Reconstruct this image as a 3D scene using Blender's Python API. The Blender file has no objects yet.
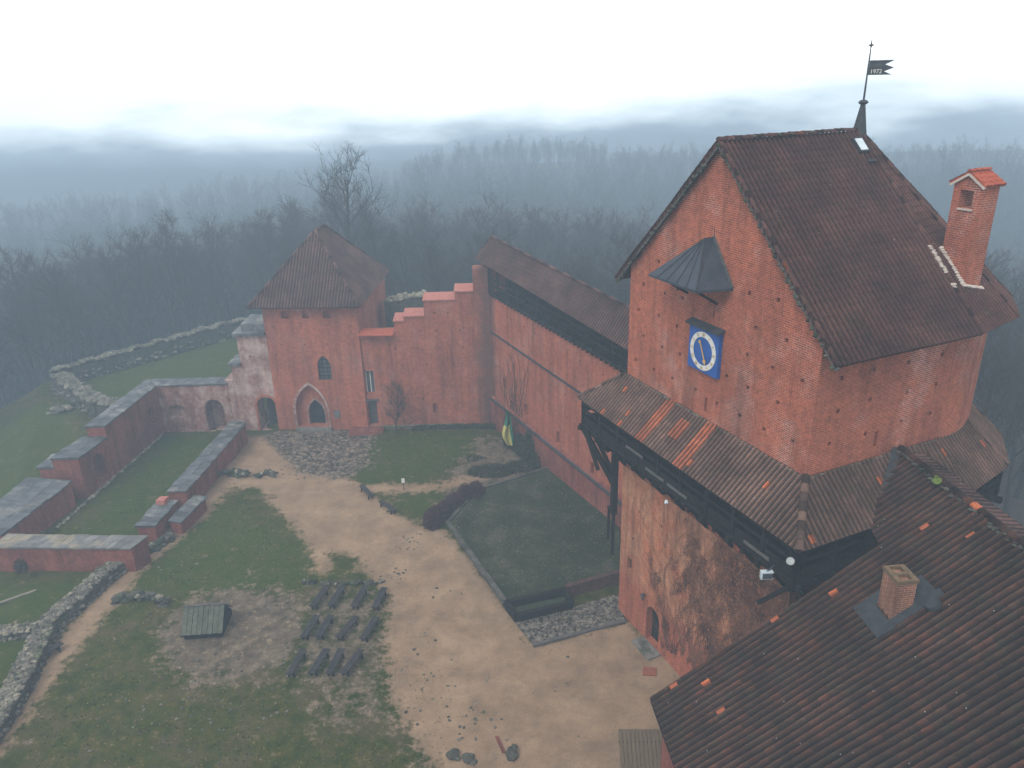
import bpy, math, random
import numpy as np
from mathutils import Vector, geometry
rad = math.radians
C = bpy.context.scene.collection
scn = bpy.context.scene

# ---------------------------------------------------------------- camera
CAMZ = 33.45
cam_d = bpy.data.cameras.new('camera'); cam = bpy.data.objects.new('camera', cam_d); C.objects.link(cam)
cam_d.sensor_width = 36.0; cam_d.lens = 36.0*766.0/1024.0
cam_d.clip_start = 0.1; cam_d.clip_end = 3000
from mathutils import Matrix
cam.matrix_world = Matrix.Translation((0, 0, CAMZ)) @ Matrix.Rotation(math.pi/2-0.3839, 4, 'X') @ Matrix.Rotation(-1*0.0258, 4, 'Z')
scn.camera = cam

# ---------------------------------------------------------------- sky, sun, exposure
SUN_EL, SUN_AZ = rad(52), rad(215)
w = bpy.data.worlds.new('World'); scn.world = w; w.use_nodes = True
nt = w.node_tree; nt.nodes.clear()
sky = nt.nodes.new('ShaderNodeTexSky'); sky.sky_type = 'NISHITA'; sky.sun_disc = False
sky.sun_elevation = SUN_EL; sky.sun_rotation = SUN_AZ
bg1 = nt.nodes.new('ShaderNodeBackground'); bg1.inputs[1].default_value = 0.08
nt.links.new(sky.outputs[0], bg1.inputs[0])
bg2 = nt.nodes.new('ShaderNodeBackground'); bg2.inputs[0].default_value = (0.97, 0.985, 1.0, 1); bg2.inputs[1].default_value = 0.92
add = nt.nodes.new('ShaderNodeMixShader'); add.inputs[0].default_value = 0.85    # a closed overcast in front of the blue sky
tc = nt.nodes.new('ShaderNodeTexCoord'); sx = nt.nodes.new('ShaderNodeSeparateXYZ'); nt.links.new(tc.outputs['Generated'], sx.inputs[0])
wmap = nt.nodes.new('ShaderNodeMapping'); wmap.inputs['Scale'].default_value = (1, 1, 3.5); nt.links.new(tc.outputs['Generated'], wmap.inputs['Vector'])
wnz = nt.nodes.new('ShaderNodeTexNoise'); wnz.inputs['Scale'].default_value = 4.5; wnz.inputs['Detail'].default_value = 6; nt.links.new(wmap.outputs[0], wnz.inputs['Vector'])
wm = nt.nodes.new('ShaderNodeMath'); wm.operation = 'MULTIPLY_ADD'; wm.inputs[1].default_value = -.13; nt.links.new(wnz.outputs[0], wm.inputs[0]); nt.links.new(sx.outputs[2], wm.inputs[2])
wr = nt.nodes.new('ShaderNodeValToRGB'); e_ = wr.color_ramp.elements    # a distant fog bank under the pale cloud
wa = nt.nodes.new('ShaderNodeMath'); wa.operation = 'ADD'; wa.inputs[1].default_value = .5275; nt.links.new(wm.outputs[0], wa.inputs[0]); nt.links.new(wa.outputs[0], wr.inputs[0])
e_[0].position = .325; e_[0].color = (.03, .04, .045, 1); e_[1].position = .434; e_[1].color = (1.7, 1.75, 1.75, 1)
x_ = e_.new(.362); x_.color = (.09, .12, .155, 1); x_ = e_.new(.394); x_.color = (.30, .38, .46, 1); x_ = e_.new(.418); x_.color = (1.15, 1.28, 1.34, 1); x_ = e_.new(.475); x_.color = (2.1, 2.05, 2.0, 1); x_ = e_.new(.525); x_.color = (1.0, .99, .985, 1); x_ = e_.new(.58); x_.color = (.98, .975, .975, 1); x_ = e_.new(.70); x_.color = (.97, .98, .99, 1)
nt.links.new(wr.outputs[0], bg2.inputs[0])
out = nt.nodes.new('ShaderNodeOutputWorld')
nt.links.new(bg1.outputs[0], add.inputs[1]); nt.links.new(bg2.outputs[0], add.inputs[2]); nt.links.new(add.outputs[0], out.inputs[0])
sd = bpy.data.lights.new('sun', 'SUN'); sd.energy = 1.3; sd.angle = rad(25); sd.color = (1.0, 0.96, 0.9)
so = bpy.data.objects.new('sun', sd); C.objects.link(so)
_dir = Vector((math.sin(SUN_AZ)*math.cos(SUN_EL), math.cos(SUN_AZ)*math.cos(SUN_EL), math.sin(SUN_EL)))
so.rotation_euler = _dir.to_track_quat('Z', 'Y').to_euler(); so.location = (0, 0, 80)
scn.view_settings.view_transform = 'Standard'; scn.view_settings.look = 'None'
scn.view_settings.exposure = 0.44; scn.view_settings.gamma = 1.0
scn.cycles.use_denoising = True
scn.cycles.max_bounces = 5; scn.cycles.diffuse_bounces = 3; scn.cycles.glossy_bounces = 2
scn.cycles.volume_bounces = 1; scn.cycles.transparent_max_bounces = 6
try: scn.cycles.volume_max_steps = 64
except Exception: pass

# ---------------------------------------------------------------- helpers: materials
MATS = {}
def newmat(name):
    m = bpy.data.materials.new(name); m.use_nodes = True
    n = m.node_tree; b = n.nodes['Principled BSDF']
    b.inputs['Specular IOR Level'].default_value = 0.25
    MATS[name] = m
    return m, n, b
def N(n, t, **kw):
    x = n.nodes.new(t)
    for k, v in kw.items():
        if k.startswith('i_'):
            x.inputs[k[2:].replace('_', ' ')].default_value = v
        else: setattr(x, k, v)
    return x
def c4(c): return (c[0], c[1], c[2], 1)
def ramp(n, src, stops):
    r = n.nodes.new('ShaderNodeValToRGB'); e = r.color_ramp.elements
    while len(e) < len(stops): e.new(0.5)
    for k, (p, c) in enumerate(stops):
        e[k].position = p; e[k].color = c4(c) if hasattr(c, '__len__') else (c, c, c, 1)
    n.links.new(src, r.inputs[0]); return r.outputs[0]
def mix(n, f, a, b, mode='MIX'):
    x = n.nodes.new('ShaderNodeMix'); x.data_type = 'RGBA'; x.blend_type = mode
    for s, v in ((0, f), (6, a), (7, b)):
        if hasattr(v, 'links') or isinstance(v, bpy.types.NodeSocket): n.links.new(v, x.inputs[s])
        elif s == 0: x.inputs[0].default_value = v
        else: x.inputs[s].default_value = c4(v)
    return x.outputs[2]
def noise(n, vec, scale, detail=4, rough=.6):
    x = N(n, 'ShaderNodeTexNoise'); x.inputs['Scale'].default_value = scale; x.inputs['Detail'].default_value = detail
    x.inputs['Roughness'].default_value = rough
    if vec is not None: n.links.new(vec, x.inputs['Vector'])
    return x.outputs[0]
def bump(n, b, h, dist, strength=1.0):
    x = n.nodes.new('ShaderNodeBump'); x.inputs['Distance'].default_value = dist; x.inputs['Strength'].default_value = strength
    n.links.new(h, x.inputs['Height']); n.links.new(x.outputs[0], b.inputs['Normal'])
def mathn(n, op, a, b=0.0, c=None):
    x = n.nodes.new('ShaderNodeMath'); x.operation = op
    for i, v in enumerate((a, b) if c is None else (a, b, c)):
        if isinstance(v, bpy.types.NodeSocket): n.links.new(v, x.inputs[i])
        else: x.inputs[i].default_value = v
    return x.outputs[0]
def geo(n): return n.nodes.new('ShaderNodeNewGeometry').outputs['Position']
def uvn(n): return n.nodes.new('ShaderNodeUVMap').outputs[0]

def brick_mat(name, c1, c2, mort, patch=None, patch_amt=0.5, stain=(0.10, 0.045, 0.035), stain_amt=.5, mortar=.017, white=0.0, damp=None, lowred=False):
    m, n, b = newmat(name); uv = uvn(n); p = geo(n)
    bt = N(n, 'ShaderNodeTexBrick'); n.links.new(uv, bt.inputs['Vector'])
    bt.inputs['Scale'].default_value = 1.0; bt.inputs['Brick Width'].default_value = .30; bt.inputs['Row Height'].default_value = .10
    bt.inputs['Mortar Size'].default_value = mortar; bt.inputs['Mortar Smooth'].default_value = .3; bt.inputs['Bias'].default_value = -.1
    bt.inputs['Color1'].default_value = c4(c1); bt.inputs['Color2'].default_value = c4(c2); bt.inputs['Mortar'].default_value = c4(mort)
    col = bt.outputs[0]
    if white > 0:   # courses where pale lime mortar has been washed out over the bricks
        wn = ramp(n, noise(n, p, .35, 5, .65), [(.50, 0), (.66, 1)])
        bt2 = N(n, 'ShaderNodeTexBrick'); n.links.new(uv, bt2.inputs['Vector'])
        bt2.inputs['Scale'].default_value = 1.0; bt2.inputs['Brick Width'].default_value = .30; bt2.inputs['Row Height'].default_value = .10
        bt2.inputs['Mortar Size'].default_value = mortar*1.5; bt2.inputs['Mortar Smooth'].default_value = .3
        bt2.inputs['Color1'].default_value = c4(c1); bt2.inputs['Color2'].default_value = c4(c2); bt2.inputs['Mortar'].default_value = c4((.62, .50, .44))
        col = mix(n, mathn(n, 'MULTIPLY', wn, white), col, bt2.outputs[0])
    big = ramp(n, noise(n, p, .22, 5, .62), [(.38, 0), (.68, 1)])
    col = mix(n, mathn(n, 'MULTIPLY', big, stain_amt), col, stain, 'MIX')
    if patch is not None:
        pn = ramp(n, noise(n, p, .5, 6, .7), [(.46, 0), (.60, 1)])
        col = mix(n, mathn(n, 'MULTIPLY', pn, patch_amt), col, patch)
    if lowred:    # the foot of the tower was refaced in plain red brick
        sz = N(n, 'ShaderNodeSeparateXYZ'); n.links.new(p, sz.inputs[0]); lv = mathn(n, 'ADD', sz.outputs[2], mathn(n, 'MULTIPLY', noise(n, p, .5, 5, .65), 5.0))
        bt3 = N(n, 'ShaderNodeTexBrick'); n.links.new(uv, bt3.inputs['Vector'])
        bt3.inputs['Scale'].default_value = 1.0; bt3.inputs['Brick Width'].default_value = .30; bt3.inputs['Row Height'].default_value = .10; bt3.inputs['Mortar Size'].default_value = mortar
        bt3.inputs['Color1'].default_value = (.42, .088, .036, 1); bt3.inputs['Color2'].default_value = (.30, .06, .028, 1); bt3.inputs['Mortar'].default_value = (.42, .2, .13, 1)
        col = mix(n, ramp(n, mathn(n, 'MULTIPLY', lv, .1), [(.52, 1), (.66, 0)]), col, bt3.outputs[0])
    fine = ramp(n, noise(n, p, 3.5, 5, .75), [(.3, .68), (.7, 1.22)])
    col = mix(n, 1.0, col, fine, 'MULTIPLY')
    mp = N(n, 'ShaderNodeMapping'); mp.inputs['Scale'].default_value = (1.2, 1.2, .12); n.links.new(p, mp.inputs['Vector'])
    drip = ramp(n, noise(n, mp.outputs[0], 1.1, 5, .7), [(.32, .62), (.5, .98), (.66, 1.15)])
    col = mix(n, 1.0, col, drip, 'MULTIPLY')
    if damp:      # the black damp streak that runs down the inner corner of the walls
        dm = N(n, 'ShaderNodeVectorMath', operation='DISTANCE'); dv = N(n, 'ShaderNodeVectorMath', operation='MULTIPLY'); dv.inputs[1].default_value = (1, 1, 0); n.links.new(p, dv.inputs[0])
        n.links.new(dv.outputs[0], dm.inputs[0]); dm.inputs[1].default_value = (damp[0], damp[1], 0)
        dd = mathn(n, 'ADD', dm.outputs['Value'], mathn(n, 'MULTIPLY', mathn(n, 'SUBTRACT', noise(n, p, .55, 6, .7), .5), 3.2))
        col = mix(n, ramp(n, mathn(n, 'MULTIPLY', dd, .4), [(.12, .72), (.62, 0)]), col, (.075, .05, .045))
    n.links.new(col, b.inputs['Base Color']); b.inputs['Roughness'].default_value = .92
    bump(n, b, mathn(n, 'ADD', mathn(n, 'MULTIPLY', bt.outputs[1], -.6), noise(n, p, 9, 4)), .03, .7)
    return m

def tile_mat(name, cols, tw, tl, speck=0.25, moss=0.3, orange=.985, lichen=(.35, .34, .31), spec=.14, var=.6):
    m, n, b = newmat(name); uv = uvn(n); p = geo(n)
    mp = N(n, 'ShaderNodeMapping'); mp.inputs['Scale'].default_value = (1/tw, 1/tl, 1); n.links.new(uv, mp.inputs['Vector'])
    fl = N(n, 'ShaderNodeVectorMath', operation='FLOOR'); n.links.new(mp.outputs[0], fl.inputs[0])
    wn = N(n, 'ShaderNodeTexWhiteNoise', noise_dimensions='2D'); n.links.new(fl.outputs[0], wn.inputs['Vector'])
    k = len(cols)
    col = mix(n, var, ramp(n, wn.outputs[0], [((i+.5)/k, c) for i, c in enumerate(cols)]), tuple(sum(c[j] for c in cols)/k for j in range(3)))
    big = ramp(n, noise(n, p, .45, 6, .7), [(.34, .55), (.5, .95), (.66, 1.5)])
    col = mix(n, 1.0, col, big, 'MULTIPLY')
    sep = N(n, 'ShaderNodeSeparateColor'); n.links.new(wn.outputs[1], sep.inputs[0])
    newt = mathn(n, 'GREATER_THAN', sep.outputs[1], orange)
    col = mix(n, newt, col, (.42, .115, .045))
    mo = ramp(n, noise(n, p, 1.6, 6, .72), [(.50, 0), (.68, 1)])
    col = mix(n, mathn(n, 'MULTIPLY', mo, moss), col, (.035, .038, .022))
    # dirt plus painted ripple shading: pans of the tiles darkened, crests lightened
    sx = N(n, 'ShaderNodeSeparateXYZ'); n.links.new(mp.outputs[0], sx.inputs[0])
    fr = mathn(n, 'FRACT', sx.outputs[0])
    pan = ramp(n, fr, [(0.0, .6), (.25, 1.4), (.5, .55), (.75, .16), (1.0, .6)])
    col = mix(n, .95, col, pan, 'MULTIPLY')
    vo = N(n, 'ShaderNodeTexVoronoi'); vo.inputs['Scale'].default_value = 3.2; n.links.new(p, vo.inputs['Vector'])
    sp = mathn(n, 'LESS_THAN', vo.outputs['Distance'], .065)
    sepv = N(n, 'ShaderNodeSeparateColor'); n.links.new(vo.outputs['Color'], sepv.inputs[0])
    sp = mathn(n, 'MULTIPLY', sp, mathn(n, 'LESS_THAN', sepv.outputs[0], speck))
    col = mix(n, sp, col, lichen)
    f2 = ramp(n, noise(n, p, 14, 4, .7), [(.3, .65), (.7, 1.3)])
    col = mix(n, 1.0, col, f2, 'MULTIPLY')
    n.links.new(col, b.inputs['Base Color']); b.inputs['Roughness'].default_value = .75; b.inputs['Specular IOR Level'].default_value = spec
    bump(n, b, noise(n, p, 22, 3), .012, .6)
    return m

def simple_mat(name, c1, c2, scale=3.0, rough=.85, spec=.25, metal=0.0, bd=.01, c3=None, lo=.35, hi=.65, stretch=None, detail=6, isl=0.0):
    m, n, b = newmat(name); p = geo(n); v = p
    if stretch:
        mp = N(n, 'ShaderNodeMapping'); mp.inputs['Scale'].default_value = stretch; n.links.new(p, mp.inputs['Vector']); v = mp.outputs[0]
    nz = noise(n, v, scale, detail, .68)
    col = ramp(n, nz, [(lo, c1), (hi, c2)])
    if c3 is not None:
        k = ramp(n, noise(n, p, scale*.31, 6, .7), [(.52, 0), (.62, 1)])
        col = mix(n, k, col, c3)
    if isl:
        gi = n.nodes.new('ShaderNodeNewGeometry'); col = mix(n, 1.0, col, ramp(n, gi.outputs['Random Per Island'], [(0, 1-isl), (1, 1+isl)]), 'MULTIPLY')
    n.links.new(col, b.inputs['Base Color']); b.inputs['Roughness'].default_value = rough
    b.inputs['Specular IOR Level'].default_value = spec; b.inputs['Metallic'].default_value = metal
    if bd: bump(n, b, nz, bd, .8)
    return m

# ---------------------------------------------------------------- helpers: meshes
def tag(o, label=None, cat=None, group=None, kind=None):
    if label: o['label'] = label
    if cat: o['category'] = cat
    if group: o['group'] = group
    if kind: o['kind'] = kind
    return o
def thing(name, label, cat, loc=(0, 0, 0), rz=0, group=None):
    o = bpy.data.objects.new(name, None); C.objects.link(o); o.location = loc; o.rotation_euler = (0, 0, rz)
    o.empty_display_size = .3
    return tag(o, label, cat, group)
def rootloc(p):
    while p.parent: p = p.parent
    return Vector(p.location)
class MB:
    def __init__(s): s.v = []; s.f = []; s.uv = []; s.mi = []
    def face(s, pts, uv=None, mi=0):
        k = len(s.v); s.v += [tuple(p) for p in pts]; s.f.append(tuple(range(k, k+len(pts))))
        s.uv.append(uv); s.mi.append(mi)
    def prism(s, poly, z0, z1, top=True, bot=False, mi=0):
        "vertical prism over xy polygon (ccw); z1 may be a list per vertex"
        n_ = len(poly); zt = z1 if hasattr(z1, '__len__') else [z1]*n_; zb = z0 if hasattr(z0, '__len__') else [z0]*n_
        for i in range(n_):
            j = (i+1) % n_
            a, b = poly[i], poly[j]
            s.face([(a[0], a[1], zb[i]), (b[0], b[1], zb[j]), (b[0], b[1], zt[j]), (a[0], a[1], zt[i])], mi=mi)
        if top: s.face([(poly[i][0], poly[i][1], zt[i]) for i in range(n_)], mi=mi)
        if bot: s.face([(poly[i][0], poly[i][1], zb[i]) for i in reversed(range(n_))], mi=mi)
    def beam(s, a, b, w, h, up=(0, 0, 1), mi=0):
        a, b = Vector(a), Vector(b); d = (b-a).normalized(); u = Vector(up)
        if abs(d.dot(u)) > .98: u = Vector((1, 0, 0))
        r_ = d.cross(u).normalized()*w/2; q = r_.cross(d).normalized()*h/2
        A = [a-r_-q, a+r_-q, a+r_+q, a-r_+q]; B = [b-r_-q, b+r_-q, b+r_+q, b-r_+q]
        for i in range(4):
            j = (i+1) % 4; s.face([A[i], A[j], B[j], B[i]], mi=mi)
        s.face(A[::-1], mi=mi); s.face(B, mi=mi)
    def tube(s, pts, rs, n_=8, cap=True, mi=0):
        rings = []
        for i, p in enumerate(pts):
            p = Vector(p); d = (Vector(pts[min(i+1, len(pts)-1)])-Vector(pts[max(i-1, 0)])).normalized()
            u = d.cross(Vector((0, 0, 1)) if abs(d.z) < .9 else Vector((1, 0, 0))).normalized(); v = d.cross(u)
            rings.append([p+(u*math.cos(2*math.pi*k/n_)+v*math.sin(2*math.pi*k/n_))*rs[i] for k in range(n_)])
        for i in range(len(rings)-1):
            for k in range(n_):
                j = (k+1) % n_; s.face([rings[i][k], rings[i+1][k], rings[i+1][j], rings[i][j]], mi=mi)
        if cap: s.face(rings[0], mi=mi); s.face(rings[-1][::-1], mi=mi)
    def rock(s, c, r, seed, sq=(1, 1, .7), mi=0):
        rn = random.Random(seed); t = (1+5**.5)/2
        V_ = [(-1, t, 0), (1, t, 0), (-1, -t, 0), (1, -t, 0), (0, -1, t), (0, 1, t), (0, -1, -t), (0, 1, -t), (t, 0, -1), (t, 0, 1), (-t, 0, -1), (-t, 0, 1)]
        F_ = [(0, 11, 5), (0, 5, 1), (0, 1, 7), (0, 7, 10), (0, 10, 11), (1, 5, 9), (5, 11, 4), (11, 10, 2), (10, 7, 6), (7, 1, 8), (3, 9, 4), (3, 4, 2), (3, 2, 6), (3, 6, 8), (3, 8, 9), (4, 9, 5), (2, 4, 11), (6, 2, 10), (8, 6, 7), (9, 8, 1)]
        a = rn.uniform(0, 6.28); ca, sa = math.cos(a), math.sin(a); P = []
        for x, y, z in V_:
            k = r/1.9*rn.uniform(.7, 1.25); x, y, z = x*k*sq[0], y*k*sq[1], z*k*sq[2]
            P.append((c[0]+x*ca-y*sa, c[1]+x*sa+y*ca, c[2]+z))
        k0 = len(s.v); s.v += P
        for f in F_: s.f.append(tuple(k0+i for i in f)); s.uv.append(None); s.mi.append(mi)
    def build(s, name, mat, parent=None, world=True, smooth=False, loc=None, weld=False):
        me = bpy.data.meshes.new(name)
        off = Vector((0, 0, 0))
        if parent is not None and world: off = rootloc(parent)
        elif parent is None:
            if loc is None:
                xs = [p[0] for p in s.v]; ys = [p[1] for p in s.v]; zs = [p[2] for p in s.v]
                loc = ((min(xs)+max(xs))/2, (min(ys)+max(ys))/2, min(zs))
            off = Vector(loc)
        me.from_pydata([(p[0]-off.x, p[1]-off.y, p[2]-off.z) for p in s.v], [], s.f)
        mats = mat if isinstance(mat, (list, tuple)) else [mat]
        for m_ in mats: me.materials.append(m_)
        ul = me.uv_layers.new(name='UVMap'); Z = Vector((0, 0, 1)); flat = []
        for i, f in enumerate(s.f):
            u_ = s.uv[i]
            if u_ is None:
                P = [Vector(s.v[k]) for k in f]; n_ = (P[1]-P[0]).cross(P[2]-P[0])
                if n_.length < 1e-9: n_ = Vector((0, 0, 1))
                n_.normalize(); t = Z.cross(n_)
                t = Vector((1, 0, 0)) if t.length < 1e-3 else t.normalized()
                q = n_.cross(t); u_ = [(p.dot(t), p.dot(q)) for p in P]
            for a in u_: flat += [a[0], a[1]]
        ul.data.foreach_set('uv', flat)
        if len(mats) > 1: me.polygons.foreach_set('material_index', s.mi)
        if smooth: me.polygons.foreach_set('use_smooth', [True]*len(me.polygons))
        me.update()
        o = bpy.data.objects.new(name, me); C.objects.link(o)
        if parent is not None: o.parent = parent
        else: o.location = off
        return o
def arch_pts(cx, z0, w_, h, kind='round', n_=8):
    "opening outline in (u,z): round or pointed top"
    a = w_/2
    if kind == 'rect': return [(cx-a, z0), (cx+a, z0), (cx+a, z0+h), (cx-a, z0+h)]
    P = [(cx-a, z0), (cx+a, z0)]
    if kind == 'round':
        zs = z0+h-a
        P += [(cx+a*math.cos(math.pi*k/n_), zs+a*math.sin(math.pi*k/n_)) for k in range(n_+1)]
    elif kind == 'seg':
        zs = z0+h-a*.45
        P += [(cx+a*math.cos(math.pi*k/n_), zs+a*.45*math.sin(math.pi*k/n_)) for k in range(n_+1)]
    else:
        R = w_*1.0; zs = z0+h-math.sqrt(R*R-(R-a)**2); m_ = n_//2
        ang = math.acos((R-a)/R)
        P += [(cx+a-R+R*math.cos(ang*k/m_), zs+R*math.sin(ang*k/m_)) for k in range(m_+1)]
        P += [(cx-a+R-R*math.cos(ang*k/m_), zs+R*math.sin(ang*k/m_)) for k in range(m_-1, -1, -1)]
    return P
def inside(x, y, L):
    c = False
    for i in range(len(L)):
        (ax, ay), (bx, by) = L[i-1], L[i]
        if (ay > y) != (by > y) and x < (bx-ax)*(y-ay)/(by-ay)+ax: c = not c
    return c
def tri2d(outer, holes, emit):
    "triangulate a 2d outline with holes, ccw triangles"
    P, E = [], []
    for L in [outer]+holes:
        k = len(P); P += [Vector(p) for p in L]; E += [(k+i, k+(i+1) % len(L)) for i in range(len(L))]
    v, e, f = geometry.delaunay_2d_cdt(P, E, [], 0, 1e-5)[:3]
    for t in f:
        q = [v[i] for i in t]; cx, cy = sum(p.x for p in q)/3, sum(p.y for p in q)/3
        if not inside(cx, cy, outer) or any(inside(cx, cy, h) for h in holes): continue
        ar = (q[1].x-q[0].x)*(q[2].y-q[0].y)-(q[1].y-q[0].y)*(q[2].x-q[0].x)
        if ar < 0: q.reverse()
        if abs(ar) > 1e-9: emit([(p.x, p.y) for p in q])
def facade(mb, o, u, outline, holes, mi=0):
    """front sheet of a wall with real openings. o: xy origin, u: xy unit direction; the outside is on the right of u.
    holes: (outline, depth, has_back)"""
    u = Vector((u[0], u[1], 0)).normalized(); nrm = Vector((u.y, -u.x, 0)); O = Vector((o[0], o[1], 0))
    def W(p, d=0.0): return O+u*p[0]+Vector((0, 0, p[1]))-nrm*d
    tri2d([(p[0], p[1]) for p in outline], [[(p[0], p[1]) for p in h[0]] for h in holes], lambda q: mb.face([W(p) for p in q], q, mi))
    for h in holes:
        pts, dep = h[0], h[1]; k = len(pts)
        for i in range(k):
            a, b = pts[i], pts[(i+1) % k]
            mb.face([W(a), W(a, dep), W(b, dep), W(b)][::-1], mi=mi)
        if len(h) < 3 or h[2]: mb.face([W(p, dep) for p in pts], mi=mi)
def holes_grid(pts, s=.16, dep=.22): return [([(x-s/2, z-s/2), (x+s/2, z-s/2), (x+s/2, z+s/2), (x-s/2, z+s/2)], dep) for x, z in pts]

def hsh(a, b): 
    x = math.sin(a*127.1+b*311.7)*43758.5453; return x-math.floor(x)
def tile_roof(mb, poly, tw=.26, tl=.36, amp=.035, step=.03, ns=6, jit=.012, under=True, thick=.10, mi=0):
    "pantiles modelled as a rippled, stepped sheet over a planar convex polygon"
    P = [Vector(p) for p in poly]; n_ = Vector((0, 0, 0))
    for i in range(len(P)): n_ += (P[i]-P[0]).cross(P[(i+1) % len(P)]-P[0])
    n_.normalize()
    if n_.z < 0: n_ = -n_; P.reverse()
    eu = Vector((0, 0, 1)).cross(n_)
    eu = eu.normalized() if eu.length > 1e-4 else Vector((1, 0, 0)); ev = n_.cross(eu)
    c0 = P[0].dot(n_); Q = [(p.dot(eu), p.dot(ev)) for p in P]
    umin, umax = min(q[0] for q in Q), max(q[0] for q in Q)
    du = tw/ns; us = [umin]+[k*du for k in range(int(math.floor(umin/du))+1, int(math.ceil(umax/du)))]+[umax]
    def vr(u):
        hit = []
        for i in range(len(Q)):
            a, b = Q[i], Q[(i+1) % len(Q)]
            if abs(a[0]-b[0]) < 1e-7:
                if abs(a[0]-u) < 1e-5: hit += [a[1], b[1]]
                continue
            t = (u-a[0])/(b[0]-a[0])
            if -1e-6 <= t <= 1+1e-6: hit.append(a[1]+(b[1]-a[1])*t)
        return (min(hit), max(hit)) if hit else None
    vmin, vmax = min(q[1] for q in Q), max(q[1] for q in Q)
    k0, k1 = int(math.floor(vmin/tl)), int(math.ceil(vmax/tl))
    rows = []
    for k in range(k0, k1): rows += [(k*tl, step, k), ((k+1)*tl-.004, 0, k)]
    grid = []
    for u in us:
        r_ = vr(min(max(u, umin), umax)); col = []
        fr = (u/tw) % 1.0; ci = math.floor(u/tw+1e-6)
        prof = amp*(math.sin(2*math.pi*(fr+.0))+.25*math.sin(4*math.pi*fr))
        for v, hh, k in rows:
            vv = min(max(v, r_[0]), r_[1]); j = (hsh(ci, k)-.5)*jit
            sag = .035*math.sin(u*.55+v*.3)*math.sin(v*.6+1+u*.15)+.012*math.sin(u*1.7-v*1.1)
            col.append(((eu*u+ev*vv+n_*(c0+prof+hh+amp+j+sag)), (u+.02*math.sin(v*.9)*0, vv)))
        grid.append(col)
    base = len(mb.v); R_ = len(rows)
    for col in grid: mb.v += [tuple(a[0]) for a in col]
    for i in range(len(grid)-1):
        for j in range(R_-1):
            a, b, c, d = grid[i][j], grid[i+1][j], grid[i+1][j+1], grid[i][j+1]
            if abs(a[1][1]-d[1][1])+abs(b[1][1]-c[1][1]) < 1e-5: continue
            i0 = base+i*R_+j; f = (i0, i0+R_, i0+R_+1, i0+1)
            mb.f.append(f)
            k = rows[j][2]; um = (a[1][0]+b[1][0])/2; vm = (k+.5)*tl
            mb.uv.append([(a[1][0]*.999+um*.001, vm)]*0 or [(a[1][0]+.002*(um-a[1][0]), vm), (b[1][0]+.002*(um-b[1][0]), vm), (b[1][0]+.002*(um-b[1][0]), vm+.01), (a[1][0]+.002*(um-a[1][0]), vm+.01)])
            mb.mi.append(mi)
    if under:
        Lo = [p-n_*thick for p in P]
        mb.face(Lo[::-1], mi=mi)
        for i in range(len(P)):
            j = (i+1) % len(P); mb.face([Lo[i], Lo[j], P[j]+n_*amp*.4, P[i]+n_*amp*.4], mi=mi)
def ridge_caps(mb, a, b, r=.14, L=.4, seed=1, mi=0):
    a, b = Vector(a), Vector(b); D = b-a; k = max(1, int(D.length/L)); d = D.normalized(); rn = random.Random(seed)
    u = d.cross(Vector((0, 0, 1))).normalized(); v = u.cross(d).normalized()
    for i in range(k):
        p = a+D*(i/k); q = a+D*((i+1.12)/k) if i < k-1 else b; dr = rn.uniform(-.012, .012)
        A, B = [], []
        for t in range(7):
            an = math.pi*t/6; o_ = u*math.cos(an)+v*math.sin(an)*.8
            A.append(p+o_*(r*1.12)+v*dr); B.append(q+o_*(r*.92)+v*dr)
        for t in range(6): mb.face([A[t], A[t+1], B[t+1], B[t]], [((i+.5)*.36+.1, t*.01)]*4, mi)
        mb.face(A[::-1], [((i+.5)*.36+.1, .1)]*7, mi)
# ---------------------------------------------------------------- materials
M_brick = brick_mat('brick_red', (.42, .088, .036), (.27, .052, .026), (.44, .21, .14), patch=(.46, .14, .07), patch_amt=.25, white=.6, stain_amt=.32)
M_brick_far = brick_mat('brick_worn', (.42, .092, .040), (.28, .058, .030), (.42, .19, .13), patch=(.45, .14, .075), patch_amt=.3, stain=(.15, .05, .035), stain_amt=.35, white=.3, damp=(-2.3, 71.6))
M_brick_tan = brick_mat('brick_tan', (.54, .225, .11), (.44, .16, .08), (.54, .33, .21), patch=(.44, .115, .05), patch_amt=.6, stain=(.22, .085, .05), stain_amt=.4, lowred=True)
M_brick_dark = brick_mat('brick_low', (.27, .056, .034), (.18, .038, .026), (.24, .11, .085), patch=(.33, .12, .085), patch_amt=.45, stain=(.08, .035, .03), stain_amt=.6)
M_brick_lime = brick_mat('brick_limewashed', (.36, .15, .11), (.29, .11, .085), (.40, .30, .27), patch=(.55, .42, .38), patch_amt=.7, white=1.0)
T_cols = [(.075, .032, .026), (.13, .052, .036), (.055, .03, .028), (.17, .062, .040), (.10, .045, .035), (.21, .078, .046)]
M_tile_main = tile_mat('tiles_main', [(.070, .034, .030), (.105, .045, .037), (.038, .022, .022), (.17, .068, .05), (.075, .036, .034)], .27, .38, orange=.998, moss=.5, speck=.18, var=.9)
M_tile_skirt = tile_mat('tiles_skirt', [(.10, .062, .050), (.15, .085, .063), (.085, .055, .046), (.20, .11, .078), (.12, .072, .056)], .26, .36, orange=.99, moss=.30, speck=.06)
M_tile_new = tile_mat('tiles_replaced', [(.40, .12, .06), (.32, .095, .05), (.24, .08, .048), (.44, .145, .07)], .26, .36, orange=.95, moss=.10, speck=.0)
M_tile_hall = tile_mat('tiles_hall', [(.024, .014, .011), (.050, .022, .015), (.017, .012, .010), (.115, .038, .021), (.032, .018, .014), (.066, .036, .024)], .30, .38, orange=.9985, moss=.6, speck=.35, spec=.12)
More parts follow.
